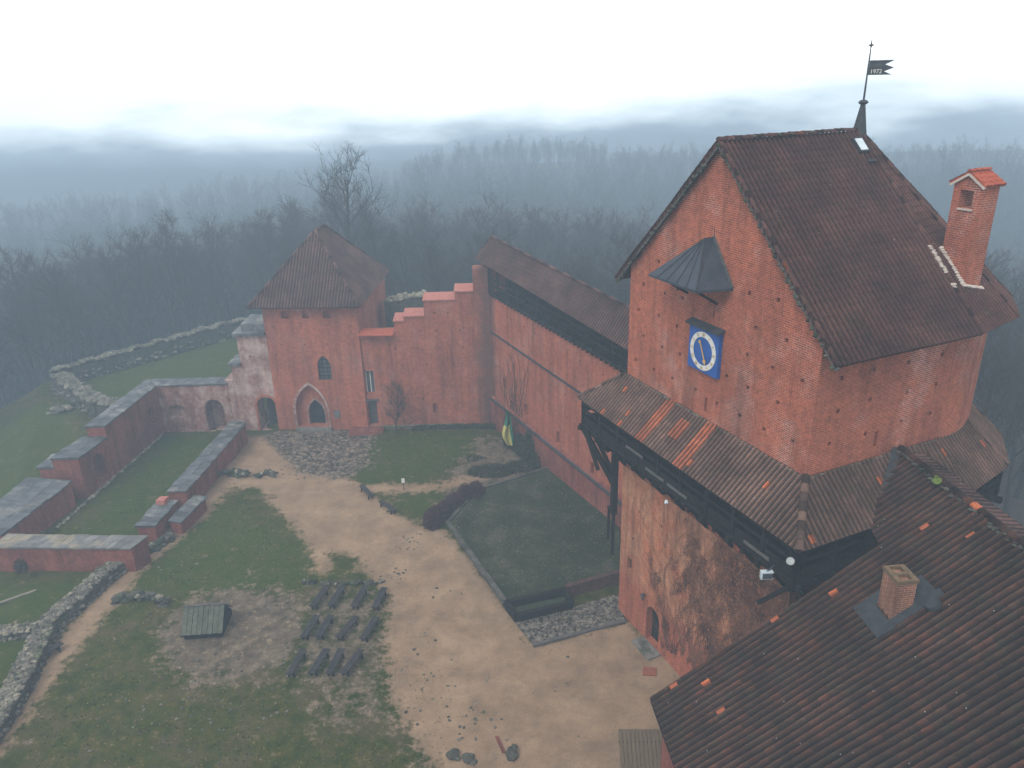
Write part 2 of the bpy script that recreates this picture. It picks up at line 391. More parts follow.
M_tile_far = tile_mat('tiles_far', [(.085, .05, .045), (.115, .06, .05), (.07, .043, .041), (.14, .066, .054)], .30, .40, orange=1.1, moss=.3, speck=.08)
M_tile_pink = simple_mat('tiles_coping', (.34, .11, .085), (.46, .19, .15), 4, .8)
M_tile_red = simple_mat('tiles_coping_red', (.28, .058, .03), (.40, .10, .052), 4, .8)
M_slate = simple_mat('slate', (.045, .05, .056), (.105, .112, .122), 1.3, .55, .35, c3=(.17, .17, .16), bd=.01, isl=.35)
M_slate_dirty = simple_mat('slate_mossy', (.10, .10, .10), (.19, .185, .18), 1.4, .7, .3, c3=(.26, .22, .16), bd=.01, isl=.25)
M_metalroof = simple_mat('dark_sheet_metal', (.028, .036, .05), (.05, .06, .08), 1.5, .5, .3, bd=.004)
M_lead = simple_mat('lead_flashing', (.022, .025, .03), (.045, .05, .056), 2.5, .65, .25, bd=.01)
M_wood = simple_mat('tarred_timber', (.008, .007, .007), (.022, .019, .018), 2.5, .9, .08, stretch=(1, 1, 4), bd=.01)
M_wood_grey = simple_mat('weathered_timber', (.06, .058, .055), (.13, .12, .115), 2.5, .8, .25, stretch=(1, 1, 4), bd=.01)
M_wood_brown = simple_mat('brown_boards', (.10, .072, .045), (.17, .125, .08), 3, .8, .25, stretch=(6, .6, 1), bd=.01)
M_bench = simple_mat('bench_timber', (.020, .018, .019), (.05, .045, .046), 3, .75, .2, bd=.01)
M_mortar = simple_mat('lime_mortar', (.42, .36, .31), (.60, .54, .48), 6, .95, bd=.02)
M_stone = simple_mat('fieldstone', (.065, .06, .048), (.15, .138, .112), .9, .9, c3=(.06, .07, .035), bd=.03, isl=.65)
M_stone_pale = simple_mat('pale_fieldstone', (.13, .118, .088), (.25, .225, .17), 1.6, .9, bd=.02, isl=.5)
M_stone_dark = simple_mat('dark_fieldstone', (.035, .036, .028), (.085, .082, .068), 1.8, .9, c3=(.036, .05, .02), bd=.03, isl=.6)
M_concrete = simple_mat('grey_kerb', (.12, .115, .105), (.22, .205, .185), 2, .85, c3=(.07, .075, .055), bd=.01)
M_kerb = simple_mat('dark_mossy_kerb', (.05, .048, .042), (.115, .105, .09), 2, .9, c3=(.04, .045, .03), bd=.01, isl=.2)
M_void = simple_mat('dark_interior', (.012, .011, .012), (.02, .019, .02), 2, .9, bd=0)
M_glass = simple_mat('old_window_glass', (.05, .06, .07), (.09, .10, .11), 2, .15, .5, bd=0)
M_blue = simple_mat('blue_enamel', (.012, .075, .30), (.018, .095, .36), 2, .45, .4, bd=0)
M_white = simple_mat('white_enamel', (.62, .60, .55), (.74, .72, .68), 5, .5, bd=0)
M_gold = simple_mat('gilding', (.55, .30, .06), (.68, .40, .10), 5, .45, .5, bd=0)
M_iron = simple_mat('dark_iron', (.018, .02, .026), (.04, .043, .05), 4, .5, .4, bd=0)
M_lampglass = simple_mat('lamp_glass', (.50, .58, .62), (.62, .70, .74), 4, .25, .5, bd=0)
M_green = simple_mat('green_cloth', (.02, .13, .09), (.03, .17, .12), 5, .8, bd=0)
M_yellow = simple_mat('yellow_cloth', (.38, .36, .10), (.50, .47, .17), 5, .8, bd=0)
M_bark = simple_mat('bark', (.022, .021, .018), (.06, .055, .045), 3, .95, bd=.02)
M_twig = simple_mat('twigs', (.034, .030, .026), (.065, .058, .048), 1, .95, bd=0)
M_vine = simple_mat('dry_vine', (.08, .036, .026), (.21, .10, .06), .6, .95, bd=0, lo=.42, hi=.6)
M_hedge = simple_mat('purple_hedge_leaves', (.035, .018, .02), (.085, .035, .035), 3, .8, bd=0)
M_leaf = simple_mat('dark_leaves', (.018, .028, .014), (.05, .065, .028), 3, .8, bd=0)
M_moss = simple_mat('moss', (.07, .11, .02), (.13, .18, .04), 8, .95, bd=.01)
M_shed = simple_mat('mossy_boards', (.055, .062, .045), (.12, .125, .095), 2.5, .85, stretch=(1, 1, 1), bd=.01)

# ---------------------------------------------------------------- ground
CASTLE = [(-43.2, 20), (-43.6, 58), (-57, 87), (-40, 109), (-12, 93), (4, 82), (30, 52), (44, 34), (70, 0), (70, -40), (-43, -40)]
def poly_sd(X, Y, poly):
    "signed distance, positive inside"
    X = np.asarray(X, float); Y = np.asarray(Y, float); D = np.full(X.shape, 1e9); ins = np.zeros(X.shape, bool)
    n_ = len(poly)
    for i in range(n_):
        ax, ay = poly[i]; bx, by = poly[(i+1) % n_]; dx, dy = bx-ax, by-ay
        t = np.clip(((X-ax)*dx+(Y-ay)*dy)/(dx*dx+dy*dy+1e-12), 0, 1)
        D = np.minimum(D, np.hypot(X-ax-t*dx, Y-ay-t*dy))
        c = ((ay > Y) != (by > Y)) & (X < (bx-ax)*(Y-ay)/(by-ay+1e-12)+ax); ins ^= c
    return np.where(ins, D, -D)
def line_sd(X, Y, pts, w_):
    D = np.full(np.shape(X), 1e9)
    for (ax, ay), (bx, by) in zip(pts[:-1], pts[1:]):
        dx, dy = bx-ax, by-ay; t = np.clip(((X-ax)*dx+(Y-ay)*dy)/(dx*dx+dy*dy+1e-12), 0, 1)
        D = np.minimum(D, np.hypot(X-ax-t*dx, Y-ay-t*dy))
    return w_/2-D
def sst(a, b, x):
    t = np.clip((x-a)/(b-a), 0, 1); return t*t*(3-2*t)
def height(X, Y):
    X = np.asarray(X, float); Y = np.asarray(Y, float)
    d = np.maximum(0, -poly_sd(X, Y, CASTLE))
    left = sst(-30, -60, X)
    h = -(7+7*left)*(1-np.exp(-d/32))-.16*np.minimum(d, 170)
    R = np.hypot(X, Y); h = h+sst(185, 345, R)*(27.0+2.5*np.sin(X*.011+2)+.022*X)
    h = h+.05*np.sin(X*.9+.4*Y)*np.sin(Y*.7-.3*X)+.03*np.sin(X*2.1+1)*np.sin(Y*1.7)
    h = h+sst(0, 60, d)*2.2*np.sin(X*.05+1.3)*np.sin(Y*.06)
    h = h+.7*np.exp(-((X+6)/5)**2-((Y-67.5)/3.2)**2)          # grassy mound before the wall
    fl = poly_sd(X, Y, [(-40, 48), (-28, 48), (-27, 72), (-36, 72)])  # the narrow lawn is level
    h = np.where(fl > 0, h*.4, h)
    out_ = sst(-34.5, -38, X)*sst(49, 47, Y)
    h = h-.3*out_
    return h
def hz(x, y): return float(height(np.array([x]), np.array([y]))[0])

SAND = [(-28.34, 69.70), (-25.54, 70.45), (-19.81, 62.92), (-15.31, 61.17), (-13.51, 59.62), (-7.49, 59.67), (-7.39, 58.60), (-12.42, 58.34), (-10.22, 54.96), (-7.25, 52.55), (-5.61, 51.90), (-1.21, 43.25), (0.84, 38.79), (6.81, 40.66), (8.33, 38.88), (10.29, 33.78), (11.69, 27.22), (-2.13, 27.63), (-4.26, 29.47), (-5.81, 31.80), (-7.25, 34.38), (-8.25, 38.58), (-8.67, 43.56), (-10.21, 45.88), (-12.50, 49.33), (-14.33, 50.08), (-13.97, 47.00), (-14.86, 47.03), (-15.83, 50.55), (-18.42, 53.97), (-20.91, 57.59), (-22.39, 59.73), (-26.89, 60.68), (-24.97, 61.68), (-26.88, 63.30), (-27.63, 66.38)]
PATH_L = [(-29.58, 28.43), (-29.04, 32.55), (-29.26, 38.01), (-28.79, 44.15), (-28.54, 49.13), (-27.45, 52.06), (-26.49, 55.91), (-26.25, 60.64), (-26.37, 64.86)]
PATH_R = [(-8.33, 59.18), (-6.13, 59.24), (-3.97, 60.39), (-3.09, 60.89)]
COBBLE = [(-25.68, 70.93), (-21.97, 71.66), (-13.85, 71.17), (-13.53, 62.97), (-15.51, 60.81), (-19.62, 62.15)]
DIRTS = [([(-23.53, 41.54), (-22.49, 44.12), (-19.67, 45.12), (-15.85, 44.07), (-14.08, 39.72), (-15.53, 36.92), (-18.99, 36.38), (-21.84, 38.19)], 1.0),
         ([(-15.37, 44.94), (-9.32, 44.69), (-7.36, 35.16), (-7.90, 32.92), (-11.52, 32.75), (-11.93, 35.32), (-14.01, 35.79)], .55),
         ([(-8.46, 43.55), (-2.93, 35.01), (-1.13, 28.17), (-4.68, 28.28), (-8.13, 34.41)], .55),
         ([(-3.28, 67.13), (0.15, 68.03), (2.82, 62.09), (-3.01, 58.04), (-6.39, 56.86), (-5.42, 62.15)], .8)]
xs = np.concatenate([-np.geomspace(372, 62, 44), np.arange(-60, 14, .33), np.geomspace(14.4, 372, 54)])
ys = np.concatenate([-np.geomspace(60, 22, 6)+40, np.arange(19, 96, .36), np.geomspace(96.5, 372, 64)])
XX, YY = np.meshgrid(xs, ys); ZZ = height(XX, YY)
def make_ground():
    ny, nx = XX.shape
    co = np.stack([XX, YY, ZZ], -1).reshape(-1, 3)
    idx = np.arange(nx*ny).reshape(ny, nx)
    f = np.stack([idx[:-1, :-1], idx[:-1, 1:], idx[1:, 1:], idx[1:, :-1]], -1).reshape(-1, 4)
    me = bpy.data.meshes.new('ground'); me.from_pydata(co.tolist(), [], f.tolist())
    me.polygons.foreach_set('use_smooth', [True]*len(me.polygons))
    s = poly_sd(XX, YY, SAND); s = np.maximum(s, line_sd(XX, YY, PATH_L, 1.5)); s = np.maximum(s, line_sd(XX, YY, PATH_R, .9))
    sand = sst(-1.5, 1.3, s); dirt = np.zeros_like(sand)
    for p_, k in DIRTS: dirt = np.maximum(dirt, k*sst(-2.2, 1.6, poly_sd(XX, YY, p_)))
    cob = .85*sst(-1.4, 1.2, poly_sd(XX, YY, COBBLE))
    far = sst(2, 16, -poly_sd(XX, YY, CASTLE))
    lush = np.zeros_like(sand)
    for p_ in ([(-14.40, 59.67), (-14.25, 69.79), (-2.83, 69.11), (-1.32, 66.37), (-6.80, 62.22), (-8.38, 59.71)], [(-11.11, 57.10), (-8.27, 58.65), (-6.02, 57.68), (-6.93, 53.42)], [(-36, 51), (-28.9, 51), (-28.3, 71.5), (-36, 71.5)], [(-55, 86), (-38, 74), (-28, 74), (-26, 100), (-40, 106)], [(-75, 40), (-43.5, 50), (-40, 62), (-50, 80), (-75, 85)], [(-42, 32), (-31.5, 36), (-31, 47), (-42, 47)], [(-27.63, 45.45), (-25.90, 57.84), (-16.77, 50.60), (-14.20, 46.05), (-21.08, 44.06)]):
        lush = np.maximum(lush, sst(-1.5, 1.5, poly_sd(XX, YY, p_)))
    a = me.color_attributes.new('lush', 'FLOAT_COLOR', 'POINT'); a.data.foreach_set('color', np.stack([lush]*4, -1).reshape(-1).astype(np.float32))
    a = me.color_attributes.new('mask', 'FLOAT_COLOR', 'POINT')
    a.data.foreach_set('color', np.stack([sand, dirt, cob, 1-far], -1).reshape(-1).astype(np.float32))
    me.update()
    m, n, b = newmat('ground_cover'); p = geo(n)
    at = N(n, 'ShaderNodeVertexColor', layer_name='mask'); se = N(n, 'ShaderNodeSeparateColor'); n.links.new(at.outputs[0], se.inputs[0])
    n1 = noise(n, p, .35, 6, .7); n2 = noise(n, p, 2.2, 6, .75); n3 = noise(n, p, 12, 4, .75); n4 = noise(n, p, .9, 7, .72)
    grass = ramp(n, n4, [(.30, (.016, .027, .002)), (.46, (.036, .047, .004)), (.58, (.062, .060, .010)), (.70, (.105, .078, .025))])
    grass = mix(n, ramp(n, n1, [(.48, 0), (.62, .8)]), grass, (.085, .066, .030))
    al_ = N(n, 'ShaderNodeVertexColor', layer_name='lush'); sl_ = N(n, 'ShaderNodeSeparateColor'); n.links.new(al_.outputs[0], sl_.inputs[0])
    grass = mix(n, mathn(n, 'MULTIPLY', sl_.outputs[0], ramp(n, n4, [(.3, .95), (.7, .45)])), grass, (.036, .060, .005))
    grass = mix(n, 1.0, grass, ramp(n, n3, [(.3, .6), (.7, 1.4)]), 'MULTIPLY')
    grass = mix(n, 1.0, grass, ramp(n, n2, [(.3, .75), (.7, 1.25)]), 'MULTIPLY')
    sandc = ramp(n, n1, [(.30, (.19, .125, .078)), (.50, (.28, .188, .118)), (.70, (.37, .255, .16))])
    sandc = mix(n, ramp(n, n4, [(.48, 0), (.70, .5)]), sandc, (.165, .118, .086))
    sandc = mix(n, 1.0, sandc, ramp(n, n3, [(.3, .82), (.7, 1.15)]), 'MULTIPLY')
    dirtc = mix(n, ramp(n, n2, [(.55, 0), (.70, .8)]), ramp(n, n4, [(.35, (.060, .048, .034)), (.55, (.13, .10, .07)), (.70, (.22, .17, .115))]), (.36, .28, .18))
    cobc = ramp(n, n2, [(.35, (.10, .08, .06)), (.65, (.20, .155, .12))])
    vo = N(n, 'ShaderNodeTexVoronoi', feature='DISTANCE_TO_EDGE'); vo.inputs['Scale'].default_value = 3.2; n.links.new(p, vo.inputs['Vector'])
    vc = N(n, 'ShaderNodeTexVoronoi'); vc.inputs['Scale'].default_value = 3.2; n.links.new(p, vc.inputs['Vector'])
    vg = N(n, 'ShaderNodeSeparateColor'); n.links.new(vc.outputs['Color'], vg.inputs[0]); cobc = mix(n, .8, cobc, vg.outputs[0], 'OVERLAY')
    cobc = mix(n, ramp(n, vo.outputs[0], [(.02, 1), (.10, 0)]), cobc, (.055, .047, .038))
    def edge(src, amt):   # ragged border between turf and bare soil
        v = mathn(n, 'ADD', src, mathn(n, 'MULTIPLY', mathn(n, 'SUBTRACT', n4, .5), amt))
        v = mathn(n, 'ADD', v, mathn(n, 'MULTIPLY', mathn(n, 'SUBTRACT', n2, .5), amt*.7))
        return ramp(n, v, [(.30, 0), (.68, 1)])
    col = mix(n, edge(se.outputs[1], 2.4), grass, dirtc)
    col = mix(n, edge(se.outputs[0], 1.7), col, sandc)
    col = mix(n, edge(se.outputs[2], 2.2), col, cobc)
    leaf_l = ramp(n, n2, [(.35, (.03, .026, .018)), (.65, (.075, .06, .04))])
    v = mathn(n, 'ADD', mathn(n, 'SUBTRACT', 1.0, at.outputs['Alpha']), mathn(n, 'MULTIPLY', mathn(n, 'SUBTRACT', n1, .5), .8))
    col = mix(n, ramp(n, v, [(.4, 0), (.7, 1)]), col, leaf_l)
    n.links.new(col, b.inputs['Base Color']); b.inputs['Roughness'].default_value = .95; b.inputs['Specular IOR Level'].default_value = .12
    bump(n, b, mathn(n, 'ADD', mathn(n, 'MULTIPLY', n2, .4), mathn(n, 'MULTIPLY', n3, .6)), .05, .7)
    me.materials.append(m)
    o = bpy.data.objects.new('ground', me); C.objects.link(o); o['kind'] = 'structure'
make_ground()

# ---------------------------------------------------------------- semicircular tower
TA = (6.79, 41.89); TD = (0.4130, -0.9107); TR = (0.9107, 0.4130); TW = 14.05; TR0 = TW/2; TL = 8.2
def T(s, t, z): return Vector((TA[0]+s*TD[0]+t*TR[0], TA[1]+s*TD[1]+t*TR[1], z))
def T2(s, t): v = T(s, t, 0); return (v.x, v.y)
ZS, ZRIDGE, ZE = 17.0, 30.5, 22.5
tower = thing('keep_tower', 'massive red brick tower with round back, steep tiled roof, blue clock and dark timber gallery', 'tower', T(7, 4, 0))
def foot(off=0.0, seg=28):
    P = [T2(-off, -off), T2(TW+off, -off)]
    for k in range(seg+1):
        a = math.pi*k/seg; P.append(T2(TR0+(TR0+off)*math.cos(a), TL+(TR0+off)*math.sin(a)))
    return P
def tower_body():
    up = MB(); lo = MB(); rn = random.Random(4)
    # upper front with gable, putlog holes and slits
    slope = (ZRIDGE-ZE)/(TR0+1.1)
    zt = ZE+1.1*slope-.12; zr = ZRIDGE-.12
    hp = []
    for r_, z in enumerate((18.2, 19.7, 21.2, 22.7, 24.2)):
        for k in range(8):
            s = .9+k*1.75+(r_ % 2)*.5+rn.uniform(-.15, .15)
            if abs(s-6.9) < 1.5 and 19 < z < 22.4: continue
            if 4.9 < s < 8.9 and z > 22.4: continue
            if s < TW-.5: hp.append((s, z+rn.uniform(-.1, .1)))
    hl = holes_grid(hp, .2)+[([(7.05, 17.35), (7.25, 17.35), (7.25, 18.15), (7.05, 18.15)], .3), ([(7.2, 22.35), (7.3, 22.35), (7.3, 23.3), (7.2, 23.3)], .2)]
    facade(up, T2(0, 0), TD, [(0, 11), (TW, 11), (TW, zt), (TR0, zr), (0, zt)], hl)
    # flat side towards the hall
    hp = [(x+rn.uniform(-.2, .2), z+rn.uniform(-.1, .1)) for z in (18.4, 19.9, 21.4) for x in (1.2, 3.3, 5.4, 7.2)]
    facade(up, T2(TW, 0), TR, [(0, 11), (TL, 11), (TL, zt), (0, zt)], holes_grid(hp, .2)+[([(3.9, 17.5), (4.1, 17.5), (4.1, 18.3), (3.9, 18.3)], .3)])
    P = foot()
    for i in range(2, len(P)-1): up.prism([P[i], P[i+1]], 11, zt, top=False) if False else up.face([(P[i][0], P[i][1], 0), (P[i+1][0], P[i+1][1], 0), (P[i+1][0], P[i+1][1], zt), (P[i][0], P[i][1], zt)], [(i*.79, 0), (i*.79+.79, 0), (i*.79+.79, zt), (i*.79, zt)])
    up.face([T(0, TL, 0), T(0, 0, 0), T(0, 0, zt), T(0, TL, zt)])
    up.build('upper_wall', M_brick, tower)
    # lower front
    hl = [(arch_pts(3.85, .05, 1.35, 2.75, 'round'), .55), (arch_pts(1.1, 3.9, .45, .9, 'rect'), .35), (arch_pts(6.6, 6.2, .35, 1.1, 'rect'), .35),
          (arch_pts(8.6, 1.2, .55, 1.0, 'rect'), .35)]
    hl += holes_grid([(1.9, 8.6), (4.2, 8.9), (1.4, 6.4), (9.4, 8.0)], .18)
    facade(lo, T2(-.04, -.04), TD, [(0, -1), (TW+.08, -1), (TW+.08, 11), (0, 11)], hl)
    lo.face([T(TW+.04, -.04, -1), T(TW+.04, TL, -1), T(TW+.04, TL, 11), T(TW+.04, -.04, 11)])
    lo.face([T(-.04, TL, -1), T(-.04, -.04, -1), T(-.04, -.04, 11), T(-.04, TL, 11)])
    lo.build('lower_wall', M_brick_tan, tower)
tower_body()
def slab_door(name, o, u, cx, z0, w_, h, dep, kind, mat, parent, planks=6, label=None):
    "board door set back in its opening"
    mb = MB(); u = Vector((u[0], u[1], 0)).normalized(); nr = Vector((u.y, -u.x, 0)); O = Vector((o[0], o[1], 0))
    pts = arch_pts(cx, z0, w_, h, kind)
    def W(p, d): return O+u*p[0]+Vector((0, 0, p[1]))-nr*d
    mb.face([W(p, dep-.08) for p in pts])
    for k in range(1, planks):
        x = cx-w_/2+w_*k/planks; mb.beam(W((x, z0+.05), dep-.09), W((x, z0+h*.75), dep-.09), .03, .03, up=tuple(nr))
    for zz in (.25, .62): mb.beam(W((cx-w_/2+.05, z0+h*zz), dep-.1), W((cx+w_/2-.05, z0+h*zz), dep-.1), .05, .1, up=(0, 0, 1))
    o_ = mb.build(name, mat, parent)
    if label: o_['label'] = label
    return o_
def win_part(name, o, u, cx, z0, w_, h, dep, kind, parent, nx=2, nz=3, frame=M_wood, glass=M_glass):
    mb = MB(); u = Vector((u[0], u[1], 0)).normalized(); nr = Vector((u.y, -u.x, 0)); O = Vector((o[0], o[1], 0))
    def W(p, d): return O+u*p[0]+Vector((0, 0, p[1]))-nr*d
    pts = arch_pts(cx, z0, w_, h, kind); k = len(pts)
    for i in range(k): mb.beam(W(pts[i], dep-.1), W(pts[(i+1) % k], dep-.1), .07, .07, up=tuple(nr))
    for i in range(1, nx): x = cx-w_/2+w_*i/nx; mb.beam(W((x, z0), dep-.1), W((x, z0+h*.9), dep-.1), .05, .05, up=tuple(nr))
    for i in range(1, nz+1): mb.beam(W((cx-w_/2, z0+h*.8*i/nz), dep-.1), W((cx+w_/2, z0+h*.8*i/nz), dep-.1), .05, .05)
    f = mb.build(name, frame, parent)
    g = MB(); g.face([W(p, dep-.06) for p in pts]); g.build('pane', glass, f)
    return f
slab_door('door', T2(-.04, -.04), TD, 3.85, .05, 1.35, 2.75, .55, 'round', M_wood, tower)
win_part('window', T2(-.04, -.04), TD, 1.1, 3.9, .45, .9, .35, 'rect', tower, 1, 2)
win_part('window', T2(-.04, -.04), TD, 6.6, 6.2, .35, 1.1, .35, 'rect', tower, 1, 2)
win_part('window', T2(-.04, -.04), TD, 8.6, 1.2, .55, 1.0, .35, 'rect', tower, 2, 2)
def tower_roof():
    mb = MB(); g0 = -.32; sl = (ZRIDGE-ZE)/(TR0+1.1); e = 1.1
    R_ = TR0+e; c = T(TR0, TL, ZRIDGE)
    tile_roof(mb, [T(-e, g0, ZE), T(TR0, g0, ZRIDGE), T(TR0, TL, ZRIDGE), T(-e, TL, ZE)], .27, .38, .06, .022)
    tile_roof(mb, [T(TW+e, g0, ZE), T(TR0, g0, ZRIDGE), T(TR0, TL, ZRIDGE), T(TW+e, TL, ZE)], .27, .38, .06, .022)
    K = 7; ring = [T(TR0+R_*math.cos(math.pi*k/K), TL+R_*math.sin(math.pi*k/K), ZE) for k in range(K+1)]
    for k in range(K): tile_roof(mb, [ring[k], ring[k+1], c], .27, .38, .04, .03, ns=4)
    rf = mb.build('roof', M_tile_main, tower)
    rc = MB(); ridge_caps(rc, T(TR0, g0, ZRIDGE+.06), T(TR0, TL, ZRIDGE+.06), .16)
    for k in range(K+1): ridge_caps(rc, ring[k]+Vector((0, 0, .08)), c+Vector((0, 0, .08)), .10, seed=k)
    # half round tiles along the gable verge
    ridge_caps(rc, T(-e, g0+.05, ZE+.07), T(TR0, g0+.05, ZRIDGE+.07), .085, seed=20); ridge_caps(rc, T(TW+e, g0+.05, ZE+.07), T(TR0, g0+.05, ZRIDGE+.07), .085, seed=21)
    rc.build('ridge_tiles', M_tile_main, rf)
    mo = MB(); rn = random.Random(8)      # moss clinging under the verge and on the ridge
    for k in range(150):
        q = rn.random(); sgn = rn.random() < .5
        s = (-e+.1)*(1-q)+TR0*q if sgn else (TW+e-.1)*(1-q)+TR0*q
        mo.rock(T(s, g0+rn.uniform(.0, .12), ZE+(ZRIDGE-ZE)*q-.16+rn.uniform(-.1, .05)), rn.uniform(.05, .16), k, (1, 1, .8))
    for k in range(40): mo.rock(T(TR0+rn.uniform(-.2, .2), g0+rn.uniform(0, TL), ZRIDGE+.12), rn.uniform(.05, .11), k+300)
    mo.build('verge_moss', M_stone_dark, rf)['kind'] = 'stuff'
    vb = MB()
    for sg in (0, 1):
        a = T(-e if sg == 0 else TW+e, g0+.06, ZE-.14); b = T(TR0, g0+.06, ZRIDGE-.14); vb.beam(a, b, .08, .2)
    vb.build('bargeboard', M_wood_grey, rf)
    # skylight
    sk = MB(); p = T(TR0+.75, TL-.7, ZRIDGE-.75*sl+.12)
    dn = Vector((TD[0], TD[1], -sl)).normalized(); al = Vector((TR[0], TR[1], 0)); nn = al.cross(dn).normalized()
    if nn.z < 0: nn = -nn
    def bx(mb_, c_, a, b_, h0, h1):
        Q = [c_+dn*i*a+al*j*b_ for i, j in ((-1, -1), (1, -1), (1, 1), (-1, 1))]
        for i in range(4): mb_.face([Q[i]+nn*h0, Q[(i+1) % 4]+nn*h0, Q[(i+1) % 4]+nn*h1, Q[i]+nn*h1])
        mb_.face([q+nn*h1 for q in Q])
    bx(sk, p, .42, .30, 0, .16); so_ = sk.build('skylight', M_lead, rf)
    sg_ = MB(); bx(sg_, p, .34, .23, .162, .17); sg_.build('pane', M_lampglass, so_)
    st = MB(); bx(st, p+dn*.95+al*.1, .06, .28, .04, .14); st.build('roof_step', M_lead, rf)
    # lime mortar smears along the hip by the chimney
    rn = random.Random(3)
    hip0, hip1 = c, ring[0]
    for a_, b_ in ((.60, .73), (.78, .80)):
        hm = MB(); L = int((b_-a_)*260)
        for i in range(L):
            q = a_+(b_-a_)*i/L; pt = hip0.lerp(hip1, q)+Vector((TD[0], TD[1], 0))*(-.05)+nn*.14
            hm.rock(pt+al*rn.uniform(-.05, .05)-al*.12, rn.uniform(.08, .15), i, (1, 1, .3))
        hm.build('mortar_smear', M_mortar, rf)
tower_roof()
def tower_chimney():
    ch_o = T(12.65, 9.5, 24.2); e1 = Vector((TD[0], TD[1], 0)); e2 = Vector((TR[0], TR[1], 0)); hw, hd = .68, .55
    zb, zt = 22.9, 28.55
    def R(a, b, z): return Vector((ch_o.x, ch_o.y, 0))+e1*a+e2*b+Vector((0, 0, z))
    mb = MB(); f = R(-hw, -hd, 0); zo, zh = zt-1.05, zt-.28
    rect = [(0, zb), (2*hw, zb), (2*hw, zt), (hw, zt+.42), (0, zt)]
    hole = [(.36, zo), (.98, zo), (.98, zh), (.36, zh)]
    facade(mb, (f.x, f.y), e1, rect, [(hole, 2*hd, False)])
    f = R(hw, hd, 0); facade(mb, (f.x, f.y), -e1, rect, [([(2*hw-.98, zo), (2*hw-.36, zo), (2*hw-.36, zh), (2*hw-.98, zh)], .01, False)])
    mb.face([R(hw, -hd, zb), R(hw, hd, zb), R(hw, hd, zt), R(hw, -hd, zt)]); mb.face([R(-hw, hd, zb), R(-hw, -hd, zb), R(-hw, -hd, zt), R(-hw, hd, zt)])
    ch = mb.build('chimney', M_brick, tower)
    cp = MB()
    for sg in (-1, 1):
        a = [R(0, -hd-.12, zt+.52), R(0, hd+.12, zt+.52), R(sg*(hw+.18), hd+.12, zt-.02), R(sg*(hw+.18), -hd-.12, zt-.02)]
        tile_roof(cp, a, .22, .3, .03, .02)
    ridge_caps(cp, R(0, -hd-.14, zt+.56), R(0, hd+.14, zt+.56), .1, .3)
    cp.build('cap_tiles', M_tile_red, ch)
    for sg in (-1, 1): sf = MB(); sf.beam(R(0, -hd-.1, zt+.42), R(sg*(hw+.14), -hd-.1, zt-.12), .06, .10); sf.build('mortar_edge', M_mortar, ch)
    sf = MB()
    sf.beam(R(-.32, -hd-.03, zo-.05), R(.38, -hd-.03, zo-.05), .08, .07)
    sf.build('sill', M_mortar, ch)
    fl = MB(); rn = random.Random(9)
    for i in range(24):   # mortar fillet where the shaft leaves the roof
        q = i/23; s_ = R(-hw, -hd-.06, 24.75-.9*q) if False else None
    def roofz(p):
        q = Vector((p.x-TA[0], p.y-TA[1])); s = q.x*TD[0]+q.y*TD[1]-TR0; t = q.x*TR[0]+q.y*TR[1]-TL
        if t < 0: rr = abs(s)
        else:
            th = math.atan2(t, s); sec = math.pi/7; mid = (math.floor(th/sec)+.5)*sec
            rr = math.hypot(s, t)*math.cos(th-mid)/math.cos(sec/2)
        return ZRIDGE-rr*(ZRIDGE-ZE)/(TR0+1.1)
    for a, b in (((-hw-.04, -hd-.06), (hw+.05, -hd-.06)), ((hw+.06, -hd-.06), (hw+.06, hd+.05))):
        for i in range(16):
            q = i/15; p = R(a[0]*(1-q)+b[0]*q, a[1]*(1-q)+b[1]*q, 0); p.z = roofz(p)+.1; fl.rock(p, .14, i, (1, 1, .6))
    fl.build('mortar_fillet', M_mortar, ch)
tower_chimney()

